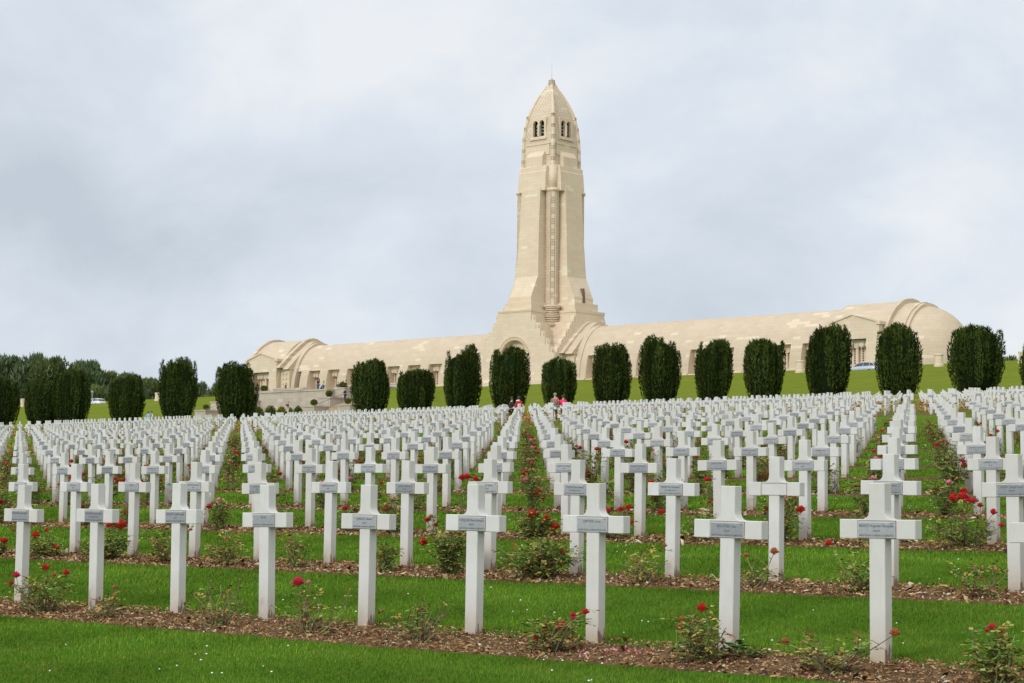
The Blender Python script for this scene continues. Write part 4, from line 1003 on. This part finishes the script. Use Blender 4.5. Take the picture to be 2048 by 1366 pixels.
hbr = cloth('brown_hair', (.06, .03, .018)); hbk = cloth('black_hair', (.012, .010, .009)); hgr = cloth('grey_hair', (.28, .24, .20)); hbl = cloth('blond_hair', (.30, .20, .10))
away = YAW+math.pi
person(1021, 850, 94, 1.66, away-.3, blk, blk, hbr, 'woman in black walking between the crosses left of the red jacket', 'hold', .04, .08)
person(1037, 850, 93.5, 1.66, away+.1, red, dk, hbr, 'woman in a red jacket with brown hair between the crosses', 'down', .05, .02, hood=wht)
person(1109, 845, 92, 1.74, away+.5, tan, dk, hgr, 'grey-haired man in a tan jacket with bowed head among the crosses', 'down', 0, .10)
person(1126, 845, 91, 1.58, away+.1, pink, dk, hbr, 'woman in bright pink raising her right arm among the crosses', 'raise', .02, .0)
person(296, 850, 149.5, 1.70, away+.2, lblue, dk, hbk, 'walker in a light blue jacket beside the rucksack carrier', 'down', 0, 0)
person(303, 850, 149.5, 1.72, away-.1, wht, dk, hbk, 'walker with a grey and black rucksack seen from behind', 'down', 0, 0, pack=grey)
person(576, 825, 169.8, 1.75, YAW-.6, burg, wht, hbl, 'man in black and dark red photographing below the terrace wall', 'face', 0, 0)
person(571, 778, 177, 1.2, YAW, burg, dk, hbr, 'child in dark red behind the terrace wall', 'hold', 0, 0, zg=14.62)
person(636, 778, 178.2, 1.8, YAW, blk, jeans, hbr, 'man in black standing with hands raised to his head on the terrace', 'up', 0, 0, zg=14.62)
person(642, 778, 177.4, 1.55, YAW+2.2, cyan, blk, hbk, 'crouching visitor in a bright blue jacket on the terrace', 'hold', 0, .12, crouch=True, zg=14.62)
person(647, 778, 178.4, 1.45, YAW-.4, wht, burg, hbr, 'child in white behind the crouching visitor in blue', 'hold', 0, 0, zg=14.62)
person(676, 778, 182.5, 1.5, YAW+.6, navy, jeans, hbr, 'visitor in navy left of the pair on the upper terrace', 'hold', 0, 0, zg=14.62)
person(686, 778, 183.2, 1.7, YAW+1, wht, navy, hbk, 'dark-haired visitor in white on the upper terrace', 'down', 0, 0, zg=14.62)
person(692, 778, 182.8, 1.75, YAW-1, navy, navy, hbk, 'visitor in a dark blue coat standing beside the one in white', 'down', 0, .05, zg=14.62)
person(690, 800, 174.6, 1.75, YAW-.2, navy, dk, hbr, 'man in navy coming down the right-hand terrace steps', 'hold', 0, .02, zg=12.9)

# ------------------------------------------------------------------ roses
def rose(b, c, r_, rnd, mi):
    c = Vector(c)
    for layer, (n, rad, h, tilt) in enumerate(((5, 1.0, .15, .35), (5, .74, .38, .75), (4, .48, .52, 1.15), (3, .25, .62, 1.4))):
        for k in range(n):
            a = 2*math.pi*k/n+layer*.6+rnd.uniform(-.2, .2); w = 2.4*math.pi*rad/n*.34
            d = Vector((math.cos(a), math.sin(a), 0)); t_ = Vector((-d.y, d.x, 0)); up = Vector((0, 0, 1))
            o1 = d*(rad*.35)+up*(h-.35); o2 = d*(rad*(.55+.45*math.cos(tilt*.6)))+up*(h+.42*math.sin(tilt)); mid = (o1+o2)*.5+d*.14
            V = [c+(o1-t_*w*.4)*r_, c+(o1+t_*w*.4)*r_, c+(mid+t_*w*1.05)*r_, c+(o2+t_*w*.72)*r_, c+(o2+d*.10+up*.02)*r_, c+(o2-t_*w*.72)*r_, c+(mid-t_*w*1.05)*r_]
            b.add([tuple(v) for v in V], [(0, 1, 2, 6), (2, 3, 5, 6), (3, 4, 5)], mi)
    q = MB(); q.lathe(c.x, c.y, [(c.z-.5*r_, .05*r_), (c.z-.25*r_, .32*r_), (c.z+.25*r_, .30*r_), (c.z+.5*r_, .05*r_)], 7); b.add(q.V, q.F, mi)
M['hip'] = plain('dry_hip', (.22, .12, .055), .8, .4, 30)
LEAFC = [(.15, .24, .055), (.20, .29, .07), (.30, .30, .08), (.36, .27, .08), (.27, .12, .05), (.10, .165, .045)]
def bush(loc, rz, h, w, nst, leafy, yellow, seed, flowers=(), hips=6, woody=.5, long_stem=None, sepflowers=False, nrand=0):
    rnd = random.Random(seed); r = np.random.default_rng(seed)
    o = empty('rose_bush', loc, rz); st = MB(); LV, LF, LC = [], [], []; nl = 0; tips = []
    iv = [Vector(f[0]) for f in flowers]
    targets = [(v, True) for v in iv]
    for k in range(nst): 
        a = rnd.uniform(0, 6.283); q = rnd.random()**.7
        targets.append((Vector((math.cos(a)*w*.5*q, math.sin(a)*w*.35*q, h*rnd.uniform(.55, 1.0)*(1-.25*q))), False))
    if long_stem: targets.append((Vector(long_stem), False))
    for T_, fl in targets:
        b0 = Vector((rnd.uniform(-.05, .05), rnd.uniform(-.04, .04), -.03)); P = [b0]
        bend = Vector((rnd.uniform(-.06, .06), rnd.uniform(-.05, .05), 0))
        for i in range(1, 6):
            f = i/5; p = b0.lerp(T_, f)+bend*math.sin(f*math.pi)+Vector((rnd.uniform(-.012, .012),)*3)*(i < 5); P.append(p)
        st.tube(P, [.0062, .0052, .0045, .0038, .003, .0022], 4, 0 if rnd.random() > woody else 1); tips.append((P[-1], fl))
        # side twigs
        for q in range(rnd.randint(1, 3)):
            i = rnd.randint(2, 4); d = Vector((rnd.uniform(-1, 1), rnd.uniform(-1, 1), rnd.uniform(.2, 1))).normalized()*rnd.uniform(.05, .15)*min(1, h*2)
            st.tube([P[i], P[i]+d*.6+Vector((0, 0, .01)), P[i]+d], [.0028, .0022, .0016], 3, 0); tips.append((P[i]+d, False))
            P.append(P[i]+d)
        # compound leaves: 5 leaflets each
        for p in P[1:]:
            for q in range(np.random.default_rng(rnd.randint(0, 10**6)).poisson(leafy)):
                d = Vector((rnd.uniform(-1, 1), rnd.uniform(-1, 1), rnd.uniform(-.35, .5))).normalized(); L_ = rnd.uniform(.05, .095)
                c_ = rnd.choice(LEAFC[2:5] if rnd.random() < yellow else LEAFC[:3]+LEAFC[5:]); g_ = rnd.uniform(.7, 1.3)
                side = d.cross(Vector((0, 0, 1))).normalized()
                for off, sd in ((.45, 1), (.45, -1), (.75, 1), (.75, -1), (1.0, 0)):
                    c0_ = p+d*L_*off; dd = (d+side*sd*1.1+Vector((0, 0, rnd.uniform(-.5, .3)))).normalized(); l_ = rnd.uniform(.026, .040); ww = dd.cross(Vector((rnd.uniform(-.4, .4), rnd.uniform(-.4, .4), 1))).normalized()*l_*.34
                    V = [c0_, c0_+dd*l_*.5+ww, c0_+dd*l_, c0_+dd*l_*.5-ww]; LV += [tuple(v) for v in V]; LF.append((nl, nl+1, nl+2, nl+3)); nl += 4; LC += [(c_[0]*g_, c_[1]*g_, c_[2]*g_, 1)]*4
    if nl:
        lo_ = np_mesh('leaves', LV, np.array(LF), M['tint'], o, col=LC); CH.setdefault(o.name, []).append(lo_)
    hp = st; free = [p for p, fl in tips if not fl]; rnd.shuffle(free)
    for p in free[:hips]:
        rr = rnd.uniform(.005, .009); hp.lathe(p.x, p.y, [(p.z-rr*.8, rr*.3), (p.z, rr), (p.z+rr, rr*.75), (p.z+rr*1.6, rr*.1)], 6, rnd.choice([2, 2, 3, 1]))
        if rnd.random() < .45:
            for q in range(4): a = rnd.uniform(0, 6.28); dd = Vector((math.cos(a), math.sin(a), rnd.uniform(-.4, .6)))*.02; pp = p+Vector((0, 0, rr)); hp.add([tuple(pp), tuple(pp+dd+Vector((.005, 0, .004))), tuple(pp+dd*1.2), tuple(pp+dd-Vector((.005, 0, .002)))], [(0, 1, 2, 3)], 2)
    st.build('stems', None, o, mats=[M['stem'], M['stemdk'], M['hip'], M['petal3']], recalc=False)
    for (c_, r_, mi) in flowers:
        f = MB(); rose(f, c_, r_, rnd, 0); f.build('flower', [M['petal'], M['petal2'], M['petal3'], M['petal4']][mi], o, recalc=False)
    if nrand:
        for p in free[-nrand:]:
            f = MB(); mi = rnd.choice([0, 0, 0, 1, 3]); rose(f, p, rnd.uniform(.032, .048), rnd, 0); f.build('flower', [M['petal'], M['petal2'], M['petal3'], M['petal4']][mi], o, recalc=False)
    return o
def hand(x, y, j, hpx, wpx, nst, leafy, yellow, fl, lab, hips=8, woody=.5, ds=-.42, **k):
    s_ = S0+j*DV+ds; d = ray(x, y); P = at(x, y, s_); z = float(gz(s_)); px = P[1]/F_PX
    inv = Matrix.Rotation(-YAW, 3, 'Z')
    F = []
    for fx, fy, rr, mi in fl:
        Q = at(fx, fy, s_); v = inv @ Vector((Q[0]-P[0], Q[1]-P[1], 0)); F.append(((v.x, v.y+random.uniform(-.03, .03), Q[2]-z), rr*px*(1.15 if j == 0 else 1.4), mi))
    ls = k.pop('long', None)
    if ls: Q = at(ls[0], ls[1], s_); v = inv @ Vector((Q[0]-P[0], Q[1]-P[1], 0)); k['long_stem'] = (v.x, v.y, Q[2]-z)
    o = bush((P[0], P[1], z), YAW, hpx*px, wpx*px/.75, int(nst*1.25)+1, leafy*1.3, yellow, int(x+y*3), F, hips, woody, **k)
    tag(o, lab, 'rose bush', 'rose bushes planted between the crosses'); return o
H = hand
H(2008, 1340, 0, 120, 110, 9, 1.1, .45, [(1985, 1255, 8, 1), (1996, 1266, 6, 0), (1978, 1262, 5, 0)], 'rose bush with dark wilted red blooms in the bottom right corner')
H(1662, 1352, 0, 90, 170, 10, .75, .6, [(1793, 1268, 10, 2), (1568, 1285, 9, 2), (1620, 1300, 4, 2)], 'sprawling sparse rose bush left of the rightmost cross of the nearest row', long=(1700, 1330))
H(1396, 1338, 0, 110, 110, 11, .95, .55, [(1403, 1219, 11, 0), (1366, 1239, 7, 2), (1353, 1257, 8, 2), (1401, 1277, 6, 2)], 'rose bush with one bright red bloom and orange faded ones, nearest row')
H(1102, 1318, 0, 80, 90, 11, .95, .5, [(1120, 1258, 13, 1), (1076, 1277, 8, 0), (1176, 1225, 7, 0), (1150, 1231, 6, 1), (1164, 1229, 5, 2), (1143, 1239, 5, 1)], 'nearest-row rose bush with a large magenta bloom in front of the middle crosses')
H(838, 1285, 0, 95, 140, 12, .35, .7, [], 'leggy flowerless rose bush with many dry hips, nearest row', 22)
H(617, 1270, 0, 95, 90, 7, .45, .6, [(600, 1167, 12, 1), (616, 1166, 5, 3), (612, 1210, 5, 2)], 'thin rose bush with a single crimson bloom on a tall stem', 16, long=(700, 1180))
H(430, 1248, 0, 95, 110, 10, .35, .7, [], 'leafless-looking rose bush with hips between the third and fourth crosses from the left', 22, long=(480, 1160))
H(215, 1238, 0, 62, 80, 6, .7, .6, [(231, 1176, 5, 2)], 'low straggly rose bush beside the second cross from the left')
H(84, 1226, 0, 85, 120, 12, 1.0, .4, [(90, 1137, 8, 0), (138, 1147, 7, 0), (38, 1152, 8, 1), (25, 1167, 6, 1), (105, 1151, 5, 2)], 'leafy rose bush with several crimson blooms at the left end of the nearest row')
H(1960, 1190, 1, 85, 90, 8, .9, .6, [], 'brownish rose bush without blooms at the right of the second row', 10)
H(1720, 1180, 1, 80, 90, 8, 1.2, .45, [(1658, 1089, 6, 0)], 'second-row rose bush with one small red bloom leaning left')
H(1500, 1168, 1, 65, 110, 8, .6, .65, [(1550, 1105, 7, 2), (1492, 1112, 5, 2)], 'sparse second-row rose bush with a brown dead bloom touching the bare-plate cross')
H(1285, 1160, 1, 75, 120, 9, .7, .9, [(1330, 1092, 4, 2)], 'yellow-leaved sparse rose bush in the second row')
H(1074, 1148, 1, 88, 165, 26, 2.4, .4, [(1131, 1103, 5, 2)], 'dense green rose bush left of the middle cross, second row', 10)
H(906, 1146, 1, 100, 75, 16, 2.2, .25, [(843, 1087, 8, 0), (853, 1041, 6, 1), (874, 1051, 4, 0), (861, 1034, 4, 2)], 'dense rose bush behind the sixth cross, red blooms on arching stems')
H(762, 1138, 1, 70, 70, 12, 1.5, .45, [], 'leafy flowerless rose bush behind the fifth cross from the left', 6)
H(592, 1132, 1, 75, 90, 8, .8, .6, [(556, 1072, 4, 2)], 'thin rose bush with a drooping brown top in the second row', 12)
H(452, 1126, 1, 70, 90, 12, 1.1, .75, [], 'rusty-leaved rose bush in the second row near the left', 9)
H(325, 1118, 1, 75, 75, 10, 1.1, .7, [(378, 1060, 3, 2)], 'yellowish rose bush half hidden by the third cross from the left', 8)
H(213, 1106, 1, 60, 90, 16, 2.0, .2, [(239, 1053, 10, 0), (230, 1048, 7, 0), (213, 1052, 5, 0)], 'dark green rose bush with a cluster of deep red blooms near the left')
H(95, 1103, 1, 40, 80, 15, 1.9, .3, [(75, 1072, 7, 0), (112, 1097, 6, 0), (91, 1061, 4, 0), (30, 1061, 4, 2)], 'compact rose bush with red blooms between the two leftmost crosses')
H(-2, 1098, 1, 40, 40, 8, 1.2, .4, [(8, 1083, 6, 0)], 'rose bush with one red bloom cut by the left edge')
H(1925, 1105, 2, 75, 110, 14, 1.4, .4, [(1910, 999, 9, 0), (1925, 996, 9, 0), (1934, 1004, 8, 1), (1947, 1003, 7, 1), (1958, 1012, 5, 1), (1988, 1026, 6, 0), (2002, 1052, 5, 1)], 'rose bush with a tight cluster of crimson blooms, third row right')
H(1400, 1085, 2, 60, 60, 9, 1.2, .4, [(1322, 1026, 6, 0), (1415, 961, 6, 0), (1420, 1005, 4, 1)], 'third-row rose bush with scattered small red blooms')
H(1222, 1078, 2, 60, 80, 11, 1.2, .4, [(1215, 1022, 6, 1), (1254, 1016, 6, 0), (1262, 1045, 5, 1), (1240, 1020, 5, 0)], 'third-row rose bush with faded pink-red blooms right of the middle')
H(1072, 1070, 2, 50, 95, 18, 2.2, .15, [(1069, 1031, 9, 0), (1092, 1039, 7, 0), (1083, 1049, 7, 0), (1106, 1055, 8, 0), (1053, 1041, 7, 0), (1060, 1036, 6, 0)], 'third-row rose bush with the most numerous bright red blooms, centre')
H(925, 1062, 2, 50, 60, 9, 1.2, .4, [(925, 957, 6, 0), (933, 955, 6, 0), (955, 959, 5, 0)], 'third-row rose bush left of the middle with blooms on top')
# generic bushes: variants copied along the rows
random.seed(11)
var = []
for i, (h_, w_, ns_, lf, yl, nf) in enumerate(((.48, .48, 14, 2.2, .4, 2), (.58, .5, 15, 2.4, .3, 4), (.42, .55, 13, 1.6, .6, 1), (.66, .46, 15, 2.2, .35, 5), (.52, .55, 16, 2.5, .25, 3), (.52, .4, 11, 1.5, .6, 0), (.72, .52, 18, 2.4, .35, 7), (.46, .45, 12, 1.8, .5, 2))):
    b = bush((0, 0, -50), 0, h_, w_, ns_, lf, yl, 900+i, (), 5, .4, nrand=nf); var.append((b, nf))
cnt = 0; hand_rows = {1: 99, 2: 99}
done = {0: [(x, 0) for x in range(0)]}
usedv = set()
fl_word = {0: 'flowerless rose bush', 1: 'rose bush with one bloom', 2: 'rose bush with two blooms', 3: 'rose bush with three blooms', 4: 'rose bush with four blooms', 5: 'rose bush with five blooms', 7: 'tall rose bush full of red blooms'}
HX = {2: [1925, 1400, 1222, 1072, 925]}
bcells = []
for j in range(2, 12):
    row = []
    for k in range(-40, 80):
        p = grid_pt(k+.05, j)-.42*VH+random.uniform(-.14, .14)*UH
        if p[1] < 8 or p@UH > U_END-1: continue
        z = float(gz(p@VH)); x, y, fw = project((p[0], p[1], z)); mg = .3*F_PX/fw
        if not (-mg < x < 2048+mg): continue
        if j in HX and any(abs(x-q) < 60 for q in HX[j]): continue
        if random.random() < .07: continue
        row.append((x, p, z, fw, j))
    row.sort(key=lambda c: -c[0]); bcells += [(i, *c) for i, c in enumerate(row)]
bcells.sort(key=lambda c: c[4])
for n_, (i, x, p, z, fw, j) in enumerate(bcells[:260]):
    vi = random.randrange(len(var)); src, nf = var[vi]
    o = src if vi not in usedv else copy_tree(src); usedv.add(vi)
    sc = random.uniform(.85, 1.25); o.location = (p[0], p[1], z); o.rotation_euler = (0, 0, random.uniform(0, 6.28)); o.scale = (sc, sc, sc*random.uniform(.9, 1.1))
    tag(o, '%s, %s from the right along %s' % (fl_word[nf], ordinal(i+1), rowname(j)), 'rose bush', 'rose bushes planted between the crosses')
for vi in range(len(var)):
    if vi not in usedv: var[vi][0].location = (0, 5, -.8)
# the roses of the farther rows: one object of leaf and petal clumps
r = np.random.default_rng(5); P = []; Cc = []; Sz = []
rest = [(c[2], c[3], c[4]) for c in bcells[260:]]
for j in list(range(17, 21))+list(range(26, 41)):
    for k in range(-120, 200):
        p = grid_pt(k+.05, j)-.42*VH
        if p[1] < 8 or p@UH > U_END-1 or r.random() < .35: continue
        z = float(gz(p@VH)); x, y, fw = project((p[0], p[1], z))
        if -10 < x < 2058: rest.append((p, z, fw))
for p, z, fw in rest:
    n = 110 if fw < 60 else 40; q = r.normal(size=(n, 3))*np.array([.17, .17, .16])+np.array([p[0], p[1], z+.30]); q[:, 2] = np.maximum(q[:, 2], z+.02); P.append(q)
    c = np.array(LEAFC)[r.integers(0, 5, n)]*r.uniform(.8, 1.3, (n, 1)); m_ = r.random(n) < r.choice([0, .05, .14, .2]); c[m_] = (.42, .02, .03); Cc.append(c); Sz.append(np.full(n, .035 if fw < 60 else .06)*r.uniform(.7, 1.3, n))
P = np.concatenate(P); Cc = np.concatenate(Cc); Sz = np.concatenate(Sz)
V, F_ = leaf_quads(P, Sz, r); o = np_mesh('rose_bushes', V, F_, M['tint'], None, col=np.repeat(np.concatenate([Cc, np.ones((len(Cc), 1))], 1), 4, 0)); tag(o, 'low rose bushes with red blooms among the farther crosses', 'rose bushes', None, 'stuff')
# lush green creeper at the foot of the second cross from the right
P0 = at(1492, 1300, S0-.12); o = empty('leafy_creeper', (P0[0], P0[1], float(gz(S0-.12))), YAW); LV = []; LF = []; LC = []; r = np.random.default_rng(3)
for i in range(90):
    a = r.random()*6.28; q = r.random()**.6; c = np.array([.13*q*math.cos(a)-.01, .07*q*math.sin(a)-.05, .015+.12*(1-q)*r.random()+.05*(r.random())]); d = np.array([math.cos(a), math.sin(a), r.uniform(-.2, .5)]); d /= np.linalg.norm(d); sd = np.cross(d, [0, 0, 1]); sd /= np.linalg.norm(sd); l_ = r.uniform(.03, .055)
    n0 = len(LV); LV += [c, c+d*l_*.35+sd*l_*.42, c+d*l_*.8+sd*l_*.3, c+d*l_, c+d*l_*.8-sd*l_*.3, c+d*l_*.35-sd*l_*.42]; LF.append([n0, n0+1, n0+2, n0+3]); LF.append([n0, n0+3, n0+4, n0+5]); g_ = r.uniform(.7, 1.3); LC += [(.075*g_, .15*g_, .03*g_, 1)]*6
np_mesh('leaves', LV, np.array(LF), M['tint'], o, col=LC); t = MB()
for i in range(7): a = i*.9; t.tube([(0, -.05, 0), (.07*math.cos(a), -.05+.05*math.sin(a), .07), (.12*math.cos(a), -.05+.07*math.sin(a), .05)], [.003, .002, .0015], 4)
t.build('stems', M['stem'], o, recalc=False); tag(o, 'bright green leafy weed at the foot of the second cross from the right', 'weed')

# ------------------------------------------------------------------ ground cover
def in_bed(s_, u_=None):
    j = np.round((s_-S0+.27)/DV); d = s_-(S0+j*DV); return (d > -.74+.03) & (d < .20-.02) & (j >= 0) & (j < 12)
def scatter(n, Y0, Y1, r, power=1.0):
    Yv = np.sqrt(Y0**2+(Y1**2-Y0**2)*r.random(n)); e0 = 2.2; hw = .262*Yv+e0; return r.uniform(-1, 1, n)*hw, Yv
r = np.random.default_rng(21); GV = []; GF = []; GC = []; nb = 0
for Y0, Y1, dens, hh, ww in ((9.6, 13, 5200, .024, .0055), (13, 17, 3600, .026, .0065), (17, 24, 1700, .030, .010), (24, 36, 700, .036, .016), (36, 60, 180, .045, .030)):
    n = int(dens*(.262*(Y1**2-Y0**2)+4.4*(Y1-Y0))); x, y = scatter(n, Y0, Y1, r); s_ = x*VH[0]+y*VH[1]; wob = .03*np.sin((x*UH[0]+y*UH[1])*7)
    k = ~in_bed(s_+wob); x, y, s_ = x[k], y[k], s_[k]; n = len(x); z = np.interp(s_, _sz, _zz)-.004
    d = (s_-S0)-np.round((s_-S0)/DV)*DV; edge = np.exp(-((d-.28)/.12)**2)+.7*np.exp(-((d+.80)/.10)**2)
    h_ = hh*r.uniform(.55, 1.25, n)*(1+.55*edge)
    a = r.random(n)*6.283; ln = r.normal(0, .38, n); dx = np.cos(a)*ww*.5*r.uniform(.6, 1.2, n); dy = np.sin(a)*ww*.5
    tx = x+np.cos(a+1.3)*h_*ln; ty = y+np.sin(a+1.3)*h_*ln
    V = np.stack([np.stack([x-dx, y-dy, z], -1), np.stack([x+dx, y+dy, z], -1), np.stack([tx, ty, z+h_], -1)], 1).reshape(-1, 3)
    GV.append(V); GF.append(np.arange(3*n).reshape(-1, 3)+nb); nb += 3*n
    patch = .5+.5*np.sin(x*2.3+1.7*np.sin(y*1.1))*np.sin(y*1.9+1.3*np.sin(x*1.7)); g_ = r.uniform(.8, 1.45, n)*(.70+.56*patch); yl = (r.random(n) < .06)
    c = np.stack([g_*(1.0+.25*r.random(n)+yl*1.4), g_*(1.0+yl*.25), g_*.9, np.ones(n)], -1); c3 = np.repeat(c, 3, 0); c3[0::3, :3] *= 1.0; GC.append(c3)
o = np_mesh('grass', np.concatenate(GV), np.concatenate(GF), M['blade'], None, col=np.concatenate(GC)); tag(o, 'short mown green grass between the planted beds', 'grass', None, 'stuff')
# daisies
V_, F__, = [], []; M['daisy'] = plain('daisy_petal', (.80, .80, .78), .6, .05)
r = np.random.default_rng(9); nb = 0; cl = [(x_, y_) for x_, y_ in zip(*scatter(70, 10.5, 26, r))]
b = MB()
pts = [(r.normal(cx_, .35), r.normal(cy_, .5)) for cx_, cy_ in cl for _ in range(r.integers(1, 8))]
for x_, y_ in pts:
    s_ = x_*VH[0]+y_*VH[1]
    if in_bed(np.array([s_]))[0] or y_ < 10: continue
    z = float(gz(s_))+r.uniform(.035, .05); q = r.uniform(.004, .0085); b.lathe(x_, y_, [(z, q*.3), (z+.003, q), (z+.006, q*.6), (z+.008, .001)], 6)
o = b.build('daisies', M['daisy'], None, recalc=False); tag(o, 'tiny white daisies scattered over the lawn', 'daisies', None, 'stuff')
# bark chips and flints on the beds
r = np.random.default_rng(13); CV = []; CF = []; CCc = []; nb = 0
pal = np.array([(.52, .36, .18), (.42, .25, .11), (.62, .47, .28), (.24, .12, .055), (.12, .06, .03), (.66, .56, .42), (.32, .17, .075)])
for j, dens in ((0, 1150), (1, 700), (2, 380), (3, 180), (4, 90)):
    s0 = S0+j*DV; Yl = s0/(.74-.6726*.28); Yr = s0/(.74+.6726*.28); u0 = (Yr*.28)*UH[0]+Yr*UH[1]-2.5; u1 = -Yl*.28*UH[0]+Yl*UH[1]+2
    n = int(dens*.95*(u1-u0)); ss = np.clip(s0+r.uniform(-.74, .20, n), s0-.72, s0+.165); uu = r.uniform(u0, u1, n); x, y = ss*VH[0]+uu*UH[0], ss*VH[1]+uu*UH[1]; z = np.interp(ss, _sz, _zz)+.022
    sc = (1+.35*j); a = r.random(n)*6.283; L_ = np.minimum(r.lognormal(-4.8, .62, n), .032)*sc; Wd_ = L_*r.uniform(.3, .7, n); tl = r.normal(0, .35, n); hh = r.uniform(.003, .010, n)*sc
    ca, sa = np.cos(a), np.sin(a)
    def corner(p, q, up): return np.stack([x+ca*L_*p-sa*Wd_*q, y+sa*L_*p+ca*Wd_*q, z+tl*L_*p+up], -1)
    V = np.stack([corner(-1, -.5, 0*hh), corner(.6, -1, 0*hh), corner(1, .4, 0*hh), corner(-.5, 1, 0*hh), corner(0, 0, hh)], 1).reshape(-1, 3)
    f = np.array([[0, 1, 4], [1, 2, 4], [2, 3, 4], [3, 0, 4]]); F2 = (np.arange(n)[:, None, None]*5+f[None]).reshape(-1, 3)+nb; nb += 5*n
    CV.append(V); CF.append(F2); c = .8*pal[r.choice(7, n, p=[.11, .17, .07, .20, .26, .05, .14])]*r.uniform(.7, 1.15, (n, 1)); CCc.append(np.repeat(np.concatenate([c, np.ones((n, 1))], 1), 5, 0))
o = np_mesh('bark_chips', np.concatenate(CV), np.concatenate(CF), M['tint'], None, col=np.concatenate(CCc)); tag(o, 'bark chips and small flints covering the beds', 'bark chips', None, 'stuff')
# fallen petals
r = np.random.default_rng(17); PV = []; 
for (x_, y_, nn_, sp_) in ((1240, 1315, 40, 60), (1150, 1318, 8, 40), (1362, 1330, 8, 30), (10, 1222, 9, 16), (215, 1130, 8, 30), (1800, 1345, 8, 60), (1640, 1352, 6, 30), (400, 1130, 5, 10), (1490, 1330, 6, 60), (1230, 1345, 4, 60)):
    j = 0 if y_ > 1200 else 1
    for i in range(nn_):
        xx = x_+r.normal(0, sp_*.5); yy = y_+r.normal(0, 5); d = ray(xx, yy)
        s_ = S0+j*DV-.35
        for _ in range(8): z = float(gz(s_)); t_ = z/d[2]; s_ = t_*(d[0]*VH[0]+d[1]*VH[1])
        c = d*t_
        if not (-.8 < s_-(S0+j*DV) < .2): continue
        PV.append((c[0], c[1], z+.03))
V, F_ = leaf_quads(np.array(PV), r.uniform(.010, .016, len(PV)), r); V[:, 2] = np.repeat(np.array(PV)[:, 2], 4)+(V[:, 2]-np.repeat(np.array(PV)[:, 2], 4))*.5
o = np_mesh('fallen_petals', V, F_, plain('fallen_petal', (.62, .11, .22), .6, .3, 30), None); tag(o, 'pink fallen rose petals on the bark beds', 'petals', None, 'stuff')
